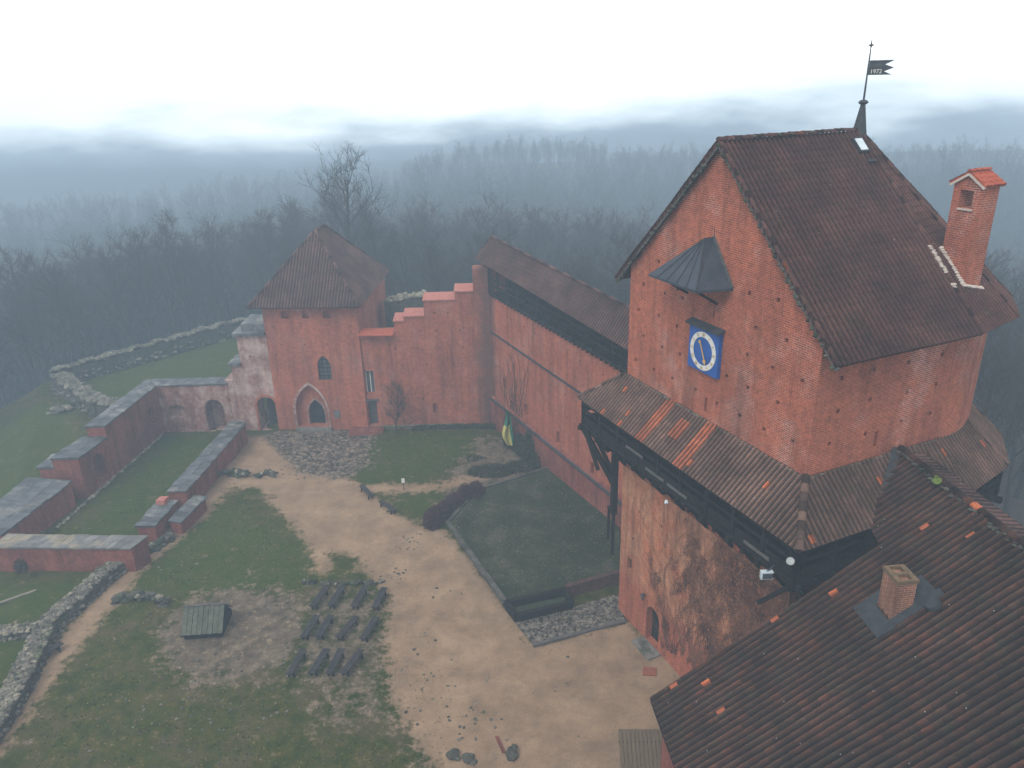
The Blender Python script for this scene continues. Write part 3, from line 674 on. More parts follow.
# skirt roof and gallery
def offp(k, off):
    "outline points used by the skirt roof: k in 0..n"
    return None
ZG0 = 15.05
def skirt():
    parent = tower; w_ = 2.1; mb = MB(); cols = []
    r0 = [T(0, 0, ZS), T(TW, 0, ZS)]; r1 = [T(-w_, -w_, ZG0), T(TW+w_, -w_, ZG0)]
    # front, with strips of replaced tiles
    def lerp_s(s, tq):   # s along the front on the wall line, tq 0 wall .. 1 eave
        return T(s, -w_*tq, ZS+(ZG0-ZS)*tq)
    old, new = MB(), MB()
    bands = [(-w_, 4.10, 0), (4.10, 4.86, 1), (4.86, 7.46, 0), (7.46, 8.24, 1), (8.24, TW+w_, 0)]
    for a, b, k in bands:
        pts = []
        A_ = max(a, 0); B_ = min(b, TW)
        poly = [T(a, -w_, ZG0), T(b, -w_, ZG0), T(B_, 0, ZS), T(A_, 0, ZS)]
        tile_roof(new if k else old, poly, .26, .36, .06, .018, ns=7)
    tile_roof(new, [lerp_s(5.98, .62)+Vector((0, 0, .03)), lerp_s(6.76, .62)+Vector((0, 0, .03)), lerp_s(6.76, .22)+Vector((0, 0, .03)), lerp_s(5.98, .22)+Vector((0, 0, .03))], .26, .36, .06, .018, ns=7, under=False)
    tile_roof(old, [T(TW+w_, -w_, ZG0), T(TW+w_, TL, ZG0), T(TW, TL, ZS), T(TW, 0, ZS)], .26, .36, .06, .018, ns=7)
    tile_roof(old, [T(-w_, -w_, ZG0), T(-w_, TL, ZG0), T(0, TL, ZS), T(0, 0, ZS)], .26, .36, .06, .018, ns=4)
    K = 7
    for k in range(K):
        a0, a1 = math.pi*k/K, math.pi*(k+1)/K
        P = [T(TR0+(TR0+w_)*math.cos(a), TL+(TR0+w_)*math.sin(a), ZG0) for a in (a0, a1)]+[T(TR0+(TR0-.25)*math.cos(a), TL+(TR0-.25)*math.sin(a), ZS+.2) for a in (a1, a0)]
        tile_roof(old, P, .26, .36, .04, .03, ns=5)
    rf = old.build('skirt_roof', M_tile_skirt, parent)
    nw = new.build('replaced_tiles', M_tile_new, rf); nw['label'] = 'bright orange bands of replaced tiles'
    up = Vector((0, 0, .1))
    for a_, b_, r_ in ((T(TW+w_, -w_, ZG0), T(TW, 0, ZS), .17), (T(-w_, -w_, ZG0), T(0, 0, ZS), .14)):
        rc = MB(); ridge_caps(rc, a_+up, b_+up, r_, .4, 2); rc.build('hip_tiles', M_tile_skirt, rf)
    mt = MB(); rn = random.Random(5)
    for i in range(200):
        s = rn.uniform(0, TW); mt.rock(T(s, -.08, ZS-.03), rn.uniform(.04, .10), i, (1, 1, .5))
    for i in range(90):
        t = rn.uniform(0, TL); mt.rock(T(TW+.08, t, ZS-.03), rn.uniform(.04, .10), i+700, (1, 1, .5))
    for i in range(40):
        s = rn.choice((3.9, 6.5))+rn.uniform(-.5, .5); mt.rock(T(s, -.1, ZS+.0), rn.uniform(.07, .12), i+500, (1, 1, .5))
    mt.build('mortar_line', M_stone, rf)['kind'] = 'stuff'
skirt()
def gallery():
    g = MB(); w_ = 1.85; fl = 13.35
    def run(P0, P1, inn, closed_end=True):
        "P0..P1 outer line at floor level; inn = unit vector to the wall"
        P0, P1 = Vector(P0), Vector(P1); D = P1-P0; L = D.length; d = D/L; k = max(2, round(L/2.0))
        for h_, w2, hh in ((0, .24, .26), (.98, .12, .16), (.52, .05, .2), (1.52, .16, .2)):
            g.beam(P0+Vector((0, 0, h_)), P1+Vector((0, 0, h_)), w2, hh)
        g.beam(P0+Vector((0, 0, -.22))+inn*.9, P1+Vector((0, 0, -.22))+inn*.9, .2, .22)
        g.face([P0+Vector((0, 0, .1)), P1+Vector((0, 0, .1)), P1+inn*w_+Vector((0, 0, .1)), P0+inn*w_+Vector((0, 0, .1))])
        g.face([P0+Vector((0, 0, -.02)), P0+inn*w_+Vector((0, 0, -.02)), P1+inn*w_+Vector((0, 0, -.02)), P1+Vector((0, 0, -.02))])
        # lower boarding of the parapet
        bz0, bz1 = .12, .44; o_ = -inn*.03
        g.face([P0+o_+Vector((0, 0, bz0)), P1+o_+Vector((0, 0, bz0)), P1+o_+Vector((0, 0, bz1)), P0+o_+Vector((0, 0, bz1))])
        for i in range(k+1):
            p = P0+D*i/k
            g.beam(p-Vector((0, 0, .3)), p+Vector((0, 0, 1.75)), .2, .2, up=tuple(d))
            g.beam(p-inn*.35-Vector((0, 0, .16)), p+inn*w_-Vector((0, 0, .16)), .22, .24)
            g.beam(p+inn*.1-Vector((0, 0, .2)), p+inn*w_-Vector((0, 0, 2.3)), .18, .2)
            if i < k:
                q = P0+D*(i+.5)/k
                g.beam(q-inn*.3-Vector((0, 0, .16)), q+inn*w_-Vector((0, 0, .16)), .18, .2)
            if 0 < i < k: g.beam(p+Vector((0, 0, 1.55)), p+inn*w_+Vector((0, 0, 3.2)), .14, .16)
            if i in (0, k):
                g.beam(p+inn*.0+Vector((0, 0, .9)), p+d*(.8 if i == 0 else -.8)+Vector((0, 0, 1.6)), .12, .12)
    fr = Vector((TR[0], TR[1], 0)); sd_ = Vector((TD[0], TD[1], 0))
    run(T(-w_, -w_, fl), T(TW+w_, -w_, fl), fr)
    run(T(TW+w_, -w_, fl), T(TW+w_, TL, fl), -sd_)
    run(T(-w_, TL, fl), T(-w_, -w_, fl), sd_)
    K = 7; pr = T(TW+w_, TL, fl)
    for k in range(1, K+1):
        a = math.pi*k/K; p = T(TR0+(TR0+w_)*math.cos(a), TL+(TR0+w_)*math.sin(a), fl); inn = (T(TR0, TL, fl)-(p+pr)/2).normalized()
        run(pr, p, inn); pr = p
    go = g.build('timber_gallery', M_wood, tower)
    rn = random.Random(12)
    for s in np.arange(1.0, 14.5, 1.95):   # greyed parapet planks
        for zz in (.26, .74):
            if rn.random() < .35: pl = MB(); pl.beam(T(s+.12, -w_-.10, fl+zz), T(s+1.75, -w_-.10, fl+zz), .05, .15); pl.build('parapet_plank', M_wood_grey, go)
    ps = MB()       # post and strut at the near wall corner
    ps.beam(T(-.35, -.45, 13.2), T(-.35, -.45, 7.4), .34, .34, up=(TD[0], TD[1], 0))
    ps.beam(T(-.6, -w_+.1, 13.1), T(-.35, -.5, 10.2), .24, .26); ps.beam(T(-w_, -w_, 13.1), T(-.4, -.5, 9.6), .26, .28)
    ps.beam(T(-.95, -.45, 7.6), T(-.1, -.45, 7.6), .2, .2); ps.beam(T(-.9, -.45, 7.6), T(-.9, -.45, 5.2), .16, .16); ps.beam(T(-.35, -.45, 7.4), T(-.35, -.45, 4.4), .2, .2)
    ps.build('corner_post', M_wood, tower)
gallery()
def clock():
    s0, z0, w_, h = 5.78, 19.5, 2.28, 2.32; y = -.22
    def R(a, b, d=0): return T(s0+a*w_, y-d, z0+b*h)
    c = thing('tower_clock', 'square blue clock face with white numeral ring on the tower wall', 'clock', R(.5, .5))
    b = MB(); Q = [R(0, 0), R(1, 0), R(1, 1), R(0, 1)]; K = [T(s0+a*w_, -.01, z0+b_*h) for a, b_ in ((0, 0), (1, 0), (1, 1), (0, 1))]
    b.face(Q)
    for i in range(4): b.face([K[i], K[(i+1) % 4], Q[(i+1) % 4], Q[i]])
    b.build('face_board', M_blue, c)
    def P(a, r_, d): return T(s0+w_/2+math.sin(a)*r_, y-d, z0+h*.47+math.cos(a)*r_)
    r = MB(); n_ = 48
    for k in range(n_):
        a, a2 = 2*math.pi*k/n_, 2*math.pi*(k+1)/n_
        r.face([P(a, .98, .03), P(a, .72, .03), P(a2, .72, .03), P(a2, .98, .03)])
        r.face([P(a, .98, 0), P(a, .98, .03), P(a2, .98, .03), P(a2, .98, 0)])
    ring = r.build('numeral_ring', M_white, c)
    nm = ['XII', 'I', 'II', 'III', 'IV', 'V', 'VI', 'VII', 'VIII', 'IX', 'X', 'XI']
    M_num = simple_mat('numeral_paint', (.40, .28, .12), (.48, .34, .16), 5, .6, bd=0)
    for k, tx in enumerate(nm):
        m_ = MB()
        a = 2*math.pi*k/12; cx = 0; wd = {'I': .045, 'V': .085, 'X': .085}; tot = sum(wd[q] for q in tx); x = -tot/2
        def L(px, pz, d=.045): 
            return T(s0+w_/2+math.sin(a)*(.85+pz)+math.cos(a)*px, y-d, z0+h*.47+math.cos(a)*(.85+pz)-math.sin(a)*px)
        for q in tx:
            xc = x+wd[q]/2
            if q == 'I': segs = [((xc, -.08), (xc, .08))]
            elif q == 'V': segs = [((xc, -.08), (xc-.03, .08)), ((xc, -.08), (xc+.03, .08))]
            else: segs = [((xc-.03, -.08), (xc+.03, .08)), ((xc+.03, -.08), (xc-.03, .08))]
            for (a0, b0), (a1, b1) in segs: m_.beam(L(a0, b0), L(a1, b1), .018, .012, up=(TR[0], TR[1], 0))
            x += wd[q]
        m_.build('numeral', M_num, ring)
    hd = MB(); a0, a1 = rad(-25), rad(155)
    hd.beam(P(a0, .50, .06), P(a1, .45, .06), .05, .03, up=(TR[0], TR[1], 0))
    hd.face([P(a1, .38, .075), P(a1-.25, .50, .075), P(a1, .72, .075), P(a1+.25, .50, .075)])
    for k in range(8):
        aa = 2*math.pi*k/8; ab = 2*math.pi*(k+1)/8; q = P(a0, .50, .08); dx = T(1, 0, 0)-T(0, 0, 0)
        hd.face([q, q+dx*math.cos(aa)*.09+Vector((0, 0, math.sin(aa)*.09)), q+dx*math.cos(ab)*.09+Vector((0, 0, math.sin(ab)*.09))])
    hd.build('hand', M_gold, c)
    ho = MB(); a = [T(s0-.14, -.42, z0+h+.02), T(s0+w_+.14, -.42, z0+h+.02), T(s0+w_+.14, -.01, z0+h+.18), T(s0-.14, -.01, z0+h+.18)]
    ho.face(a); lo = [p-Vector((0, 0, .08)) for p in a]; ho.face(lo[::-1])
    for i in range(4): ho.face([lo[i], lo[(i+1) % 4], a[(i+1) % 4], a[i]])
    ho.build('hood', M_lead, c)
clock()
def awning():
    p = 1.75; s0, s1 = 4.25, 8.35; zl, zt = 24.1, 26.2; sr = (s0+s1)/2+.55; 
    c = MB(); cr = T(sr, -p*.32, zt)
    fl, fr_, wl, wr, wt = T(s0, -p, zl), T(s1-.35, -p, zl), T(s0-.1, 0, zl), T(s1+.1, 0, zl), T(sr, 0, zt)
    c.face([fl, fr_, cr]); c.face([fr_, wr, wt, cr]); c.face([wl, fl, cr, wt])
    dn = Vector((0, 0, -.12)); c.face([wl+dn, wr+dn, fr_+dn, fl+dn])
    for a, b in ((fl, fr_), (fr_, wr), (wl, fl)): c.face([a+dn, b+dn, b, a])
    ca = c.build('bell_canopy', M_metalroof, tower)
    s = MB()
    for k in range(1, 5):
        q = k/5; a = fl.lerp(fr_, q); top = cr.lerp(fl, max(0, .0+(.35-q)*0)) ; s.beam(a+Vector((0, 0, .02)), a.lerp(cr, .96)+Vector((0, 0, .02)), .04, .04)
    s.beam(fr_, cr, .06, .06); s.build('seam', M_lead, ca)
    v = MB(); v.beam(wt+Vector((0, 0, .05)), wr+Vector((0, 0, .03)), .16, .12); v.build('verge_board', M_wood_grey, ca)
    b = MB()
    for ss in (s0+.9, s1-.9): b.beam(T(ss, -p+.25, zl-.1), T(ss, -.02, zl-1.0), .1, .12)
    b.beam(T((s0+s1)/2+.3, -p-.0, zl-.2), T((s0+s1)/2+.3, 0, zl-.2), .14, .16)
    b.build('bracket', M_wood, ca)
    k = MB(); k.tube([wt-Vector((0, 0, .1)), wt+Vector((0, 0, .55))], [.03, .01], 6); k.build('finial', M_iron, ca)
awning()
def vane():
    b = T(TR0, TL, ZRIDGE+.1); o = thing('weather_vane', 'dark iron pennant vane dated 1972 on the ridge of the big tower', 'weather vane', b)
    s = MB(); s.tube([b-Vector((0, 0, .5)), b+Vector((0, 0, .1)), b+Vector((0, 0, 1.15))], [.42, .30, .11], 8); s.tube([b+Vector((0, 0, 1.12)), b+Vector((0, 0, 1.22)), b+Vector((0, 0, 1.32))], [.15, .24, .13], 10)
    s.build('spirelet', M_lead, o)
    p = MB(); p.tube([b+Vector((0, 0, 1.2)), b+Vector((0, 0, 3.95))], [.05, .025], 6)
    for a in range(3): 
        u = [Vector((1, 0, 0)), Vector((0, 1, 0)), Vector((0, 0, 1))][a]; q = b+Vector((0, 0, 3.72)); p.tube([q-u*.17, q, q+u*.17], [.01, .06, .01], 6)
    p.build('staff', M_iron, o)
    f = MB(); e = Vector((.955, -.29, 0)); z0, z1 = 2.42, 3.06
    out_ = [(0.04, z0), (1.05, z0), (.72, z0+.15), (1.12, z0+.31), (.72, z0+.45), (1.12, z1), (.04, z1)]
    def W(u, z, d): return b+e*u+Vector((0, 0, z))+Vector((e.y, -e.x, 0))*d
    for d, sg in ((.015, 1), (-.015, -1)):
        tr = geometry.tessellate_polygon([[Vector((x, z, 0)) for x, z in out_]])
        for t in tr: f.face([W(*out_[i], d) for i in t])
    for i in range(len(out_)): a, c = out_[i], out_[(i+1) % len(out_)]; f.face([W(*a, -.015), W(*c, -.015), W(*c, .015), W(*a, .015)])
    fl = f.build('pennant', M_iron, o)
    def text(body, x, z, size, mat):
        cu = bpy.data.curves.new('t', 'FONT'); cu.body = body; cu.size = size; cu.extrude = .004; ob = bpy.data.objects.new('t', cu); C.objects.link(ob)
        dg = bpy.context.evaluated_depsgraph_get(); me = bpy.data.meshes.new_from_object(ob.evaluated_get(dg))
        bpy.data.objects.remove(ob)
        for v in me.vertices:
            q = W(x+v.co.x, z+v.co.y, .022+v.co.z); v.co = q-o.location
        me.materials.clear(); me.materials.append(mat); t_ = bpy.data.objects.new('lettering', me); C.objects.link(t_); t_.parent = fl
    text('1972', .10, z0+.07, .26, M_white); text('RENOV', .10, z0+.36, .20, M_slate)
vane()
# ---------------------------------------------------------------- great hall in the foreground
M_capmoss = simple_mat('mossy_brick_rim', (.09, .075, .045), (.20, .12, .07), 5, .9, bd=.02)
M_tile_red2 = simple_mat('orange_tile', (.26, .068, .03), (.36, .10, .042), 6, .7)
def hall():
    h = thing('great_hall', 'long hall with mossy dark pantiled roof and short brick chimney beside the big tower', 'building', T(20, -3, 0))
    hd = Vector((.946, -.325)); hn = Vector((-.325, -.946)); R0 = Vector((14.03, 5.54)); zr = 17.1; run = 12.36; drop = 9.1
    def H(a, b, z=None):   # a along ridge from R0, b down the slope
        q = R0+hd*a+hn*b; return T(q.x, q.y, zr-b*drop/run if z is None else z)
    a1, L = 4.37, 33
    mb = MB()
    tile_roof(mb, [H(a1, 0), H(L, 0), H(L, run), H(a1, run)], .30, .38, .075, .018, ns=8, jit=.010)
    tile_roof(mb, [H(0, 0), H(a1, 0), H(a1, 2.95), H(1.1, 2.42)], .30, .38, .06, .018, ns=6, jit=.010)
    rf = mb.build('roof', M_tile_hall, h)
    fs = MB()    # far slope: a flatter strip, then the steeper fall
    for a_, b_ in ((0.6, L),):
        w0, w1 = 1.0, 1.6; A = H(a_, -w0, zr-.12); B = H(b_, -w1, zr-.2)
        tile_roof(fs, [H(a_, 0, zr+.02), H(b_, 0, zr+.02), B, A], .27, .38, .03, .02, ns=4)
        tile_roof(fs, [A, B, H(b_, -run, zr-drop), H(a_, -run, zr-drop)], .27, .38, .03, .02, ns=3)
    fs.build('far_roof_slope', M_tile_far, h)
    rc = MB(); ridge_caps(rc, H(.2, -.05, zr+.09), H(L, -.05, zr+.09), .17, .42, 6); rc.build('ridge_tiles', M_tile_hall, rf)
    mo = MB(); rn = random.Random(2)
    for i in range(260): mo.rock(H(rn.uniform(.2, L), rn.uniform(.0, .35), zr+.06), rn.uniform(.05, .14), i, (1, 1, .5))
    mo.build('ridge_moss', M_stone_dark, rf)['kind'] = 'stuff'
    mp = MB()
    for i in range(14): mp.rock(H(3.3+rn.uniform(-.25, .25), .1+rn.uniform(-.2, .2), zr+.12), rn.uniform(.12, .2), i, (1, 1, .6))
    mp.build('moss_cushion', M_moss, rf)
    vf = MB(); P0, P1 = T(16.15, 2.35, 15.25), T(14.15, 5.35, 17.2)
    vf.beam(P0, P1, .34, .08, up=(0, 0, 1)); vf.build('valley_flashing', M_lead, rf)
    ro = MB()    # a few fresh tiles
    nrm = (H(1, 0)-H(0, 0)).cross(H(0, 1)-H(0, 0)).normalized(); nrm = nrm if nrm.z > 0 else -nrm
    for a, b in ((a1+.25, 11.4), (7.0, 10.4), (11.6, 8.2), (11.2, 9.4), (a1+1.5, 3.3), (a1+.4, 1.4), (a1+2.0, .9), (a1+.2, 7.2), (14.2, 7.5)):
        k = round(a/.27)*.27; q = round(b/.38)*.38; c_ = H(k, q)+nrm*.135
        e = (H(1, 0)-H(0, 0)).normalized(); f_ = (H(0, 1)-H(0, 0)).normalized()
        ro = MB()
        for j in range(4):
            x0, x1 = -.11+j*.055, -.055+j*.055; hh = [0, .035, .05, .035, 0]
            ro.face([c_+e*x0-f_*.2+nrm*hh[j], c_+e*x1-f_*.2+nrm*hh[j+1], c_+e*x1+f_*.17+nrm*hh[j+1], c_+e*x0+f_*.17+nrm*hh[j]])
        n_ = ro.build('replaced_tile', M_tile_red2, rf); n_['label'] = 'bright orange replacement tile'
    # walls
    wb = MB(); i_ = .5; zw = zr-(run-i_)*drop/run-.15
    f = [H(a1+.35, run-i_, 0), H(L-.3, run-i_, 0), H(L-.3, -run+i_, 0), H(a1+.35, -run+i_, 0)]
    wb.face([f[0], f[1], f[1]+Vector((0, 0, zw)), f[0]+Vector((0, 0, zw))])
    wb.face([f[3], f[0], f[0]+Vector((0, 0, zw)), H(a1+.35, 1.5, zr-1.5*drop/run-.15), f[3]+Vector((0, 0, zw))])
    wb.face([f[1], f[2], f[2]+Vector((0, 0, zw)), H(L-.3, 0, zr-.2), f[1]+Vector((0, 0, zw))]); wb.face([f[2], f[3], f[3]+Vector((0, 0, zw)), f[2]+Vector((0, 0, zw))])
    wb.build('wall', M_brick_dark, h)
    gb = MB()   # dark boarded infill under the link roof
    gb.face([H(1.1, 2.42, 15.1), H(a1, 2.95, 14.8), H(a1, 2.95, 9), H(1.1, 2.42, 9)]); gb.face([H(a1+.3, 2.95, 9), H(a1+.3, 2.95, 14.6), H(a1+.3, run-.5, zw), H(a1+.3, run-.5, 5)])
    gb.build('boarding', M_wood, h)
    bb = MB(); bb.beam(H(a1+.02, 2.4)-Vector((0, 0, .12)), H(a1+.02, run)-Vector((0, 0, .12)), .06, .2); bb.beam(H(a1, run)-Vector((0, 0, .14)), H(L, run)-Vector((0, 0, .14)), .05, .16); bb.build('bargeboard', M_wood, rf)
    # chimney with lead apron
    ca, cb = 7.25, 3.95; c0 = H(ca, cb); e1 = Vector((.62, .78, 0)).normalized(); e1 = (H(1, 0, 0)-H(0, 0, 0)).normalized(); e2 = (H(0, 1, 0)-H(0, 0, 0)).normalized()
    def Q(a, b, z): return Vector((c0.x, c0.y, 0))+e1*a+e2*b+Vector((0, 0, z))
    cz0, cz1 = c0.z-.7, c0.z+1.45; w1, w2 = .47, .38; cm = MB()
    def ring(a, b, z0, z1, mb_):
        P = [Q(-a, -b, 0), Q(a, -b, 0), Q(a, b, 0), Q(-a, b, 0)]
        if (P[1]-P[0]).cross(P[2]-P[1]).z < 0: P.reverse()
        mb_.prism([(p.x, p.y) for p in P], z0, z1)
    def frame(a, b, z0, z1, holes, mb_):
        P = [Q(-a, -b, 0), Q(a, -b, 0), Q(a, b, 0), Q(-a, b, 0)]
        if (P[1]-P[0]).cross(P[2]-P[1]).z < 0: P.reverse()
        mb_.prism([(p.x, p.y) for p in P], z0, z1, top=False)
        lo = [[Vector((x, y, 0)) for x, y in ((-a, -b), (a, -b), (a, b), (-a, b))]]+[[Vector((x, y, 0)) for x, y in h_] for h_ in holes]
        fl = [p for l in lo for p in l]
        for t in geometry.tessellate_polygon(lo):
            q = [Q(fl[i].x, fl[i].y, z1) for i in t]
            if (q[1]-q[0]).cross(q[2]-q[0]).z < 0: q.reverse()
            mb_.face(q)
        for h_ in holes:
            for i in range(4):
                u_, v_ = h_[i], h_[(i+1) % 4]; mb_.face([Q(*u_, z1), Q(*v_, z1), Q(*v_, z1-.6), Q(*u_, z1-.6)])
            mb_.face([Q(*p, z1-.6) for p in h_])
    ring(w1, w2, cz0, cz1, cm); ch = cm.build('chimney', brick_mat('brick_chimney', (.36, .10, .05), (.27, .07, .04), (.50, .36, .26), patch=(.28, .15, .09), patch_amt=.35), h)
    cc = MB(); frame(w1+.04, w2+.04, cz1+.002, cz1+.16, [[(-.42, -.22), (-.07, -.22), (-.07, .22), (-.42, .22)], [(.07, -.22), (.42, -.22), (.42, .22), (.07, .22)]], cc)
    cc.build('chimney_cap', M_capmoss, ch)
    ap = MB(); 
    for a, b, c, d in ((-w1-.45, w1+.4, w2, w2+.6), (-w1-.45, -w1, -w2-.5, w2), (w1, w1+.35, -w2-1.0, w2), (-w1, w1, -w2-.9, -w2)):
        P = [H(ca+x, cb+y)+nrm*.17 for x, y in ((a, c), (b, c), (b, d), (a, d))]; 
        if (P[1]-P[0]).cross(P[2]-P[1]).z < 0: P.reverse()
        ap.face(P); lo = [p-nrm*.08 for p in P]
        for i in range(4): ap.face([lo[i], lo[(i+1) % 4], P[(i+1) % 4], P[i]])
    ap.build('lead_apron', M_lead, ch)
    fu = MB(); q0 = H(ca+.95, cb-.9)+nrm*.18
    fu.tube([q0, q0+nrm*.14], [.30, .26], 12); fu.build('roof_cowl', M_lead, rf)
hall()

# ---------------------------------------------------------------- lamps on the gallery corner
M_lens = simple_mat('frosted_lens', (.34, .35, .35), (.44, .45, .45), 5, .4, bd=0)
def lamps():
    p = T(15.85, -2.2, 14.5); o = thing('round_floodlight', 'round white floodlight mounted at the gallery corner', 'floodlight', p)
    m = MB(); d = Vector((-.25, -.9, .35)).normalized(); m.tube([p-d*.12, p+d*.02], [.13, .18], 16); m.build('housing', M_iron, o)
    g = MB(); g.tube([p+d*.022, p+d*.05], [.17, .14], 16); g.build('lens', M_lens, o)
    b = MB(); b.beam(p-d*.1, T(15.85, -1.95, 14.5), .06, .06); b.build('bracket', M_iron, o)
    p = T(14.75, -2.3, 13.15); o = thing('square_floodlight', 'pale blue box floodlight hung under the gallery floor', 'floodlight', p)
    m = MB(); m.beam(p-Vector((.26, 0, 0)), p+Vector((.26, 0, 0)), .22, .36); m.build('housing', M_lampglass, o)
    g = MB(); q = p+Vector((0, -.13, 0)); g.beam(q-Vector((.21, 0, 0)), q+Vector((.21, 0, 0)), .03, .26); g.build('lens', M_glass, o)
    b = MB(); b.beam(p+Vector((0, 0, .15)), T(14.75, -1.9, 13.5), .06, .06); b.build('bracket', M_iron, o)
    p = T(7.3, -2.2, 12.9); m = MB(); m.tube([p, p+Vector((0, -.12, -.14))], [.07, .12], 10)
    o = m.build('gallery_spotlight', M_lampglass); tag(o, 'small glinting spotlight under the middle of the gallery', 'spotlight')
    p = T(3.0, -.3, 3.0); o = thing('wall_lantern', 'small dark wall lantern left of the arched tower door', 'lantern', p)
    m = MB(); m.tube([p, p+Vector((0, 0, .35))], [.08, .12], 6); m.build('glass', M_glass, o); k = MB(); k.beam(T(3.0, 0, 3.3), p+Vector((0, 0, .35)), .05, .05); k.tube([p+Vector((0, 0, .35)), p+Vector((0, 0, .5))], [.16, .02], 6); k.build('bracket', M_iron, o)
lamps()

# ---------------------------------------------------------------- dried climbing plant on the tower
def vines():
    mb = MB(); rn = random.Random(77)
    def seg(P, Q, w_):
        d = Q-P; n_ = Vector((-TR[0], -TR[1], 0)); s = d.cross(n_)
        if s.length < 1e-5: return
        s = s.normalized()*w_; k = n_*rn.uniform(.0, .05)
        mb.face([P-s+k, Q-s*.7+k, Q+s*.7+k, P+s+k])
    def dens(s, z):
        v = math.sin(s*.9+1.2)*math.sin(z*.7+s*.35)+.5*math.sin(s*2.3+z*1.1)+.35*math.sin(s*4.1-z*2.9)
        edge = (s-6.0)*.20-(z-6)*.03
        if z < 1.9+.9*math.sin(s*.8): return -1
        return v*.55+edge
    roots = [(4.9+i*.38+rn.uniform(-.2, .2), rn.uniform(.2, 1.8)) for i in range(24)]
    for s0, z0 in roots:
        for b in range(5):
            s, z = s0, z0; a = math.pi/2+rn.uniform(-.5, .5); w_ = rn.uniform(.012, .024)
            for k in range(42):
                a += rn.uniform(-.35, .35)+(math.pi/2-a)*.08; s2, z2 = s+math.cos(a)*.28, z+math.sin(a)*.28
                if not (.5 < s2 < TW-.05 and z2 < 10.9): break
                seg(T(s, -.08, z), T(s2, -.08, z2), w_); s, z = s2, z2; w_ = max(.008, w_*.975)
    stems = mb.build('climbing_vine', M_vine); tag(stems, 'leafless brown creeper covering the lower tower front below the gallery', 'creeper')
    tw = MB(); cnt = 0
    mb2, mb = mb, tw
    for i in range(32000):
        s, z = rn.uniform(.6, TW-.02), rn.uniform(1.0, 10.95)
        if dens(s, z) < rn.uniform(.0, .6): continue
        a = rn.gauss(math.pi/2, .8); L = rn.uniform(.08, .30); y = -.06-rn.random()*.16
        P = T(s, y, z); Q = T(s+math.cos(a)*L, y-rn.uniform(-.05, .06), z+math.sin(a)*L); d = Q-P
        n_ = Vector((-TR[0]+rn.uniform(-.5, .5), -TR[1]+rn.uniform(-.5, .5), rn.uniform(-.3, .5))).normalized(); sv = d.cross(n_)
        if sv.length < 1e-5: continue
        sv = sv.normalized()*rn.uniform(.008, .028); tw.face([P-sv, Q, P+sv])
    for i in range(2500):    # the creeper turns the far corner
        t, z = rn.uniform(-.1, 3.0), rn.uniform(4, 10.5); P = T(TW+.1+rn.random()*.25, t, z); Q = P+Vector((rn.uniform(-.15, .15), rn.uniform(-.15, .15), rn.uniform(-.2, .25)))
        sv = (Q-P).cross(Vector((rn.uniform(-1, 1), rn.uniform(-1, 1), .2))); 
        if sv.length > 1e-4: sv = sv.normalized()*.02; tw.face([P-sv, Q, P+sv])
    t_ = tw.build('twigs', M_vine, stems); 
vines()

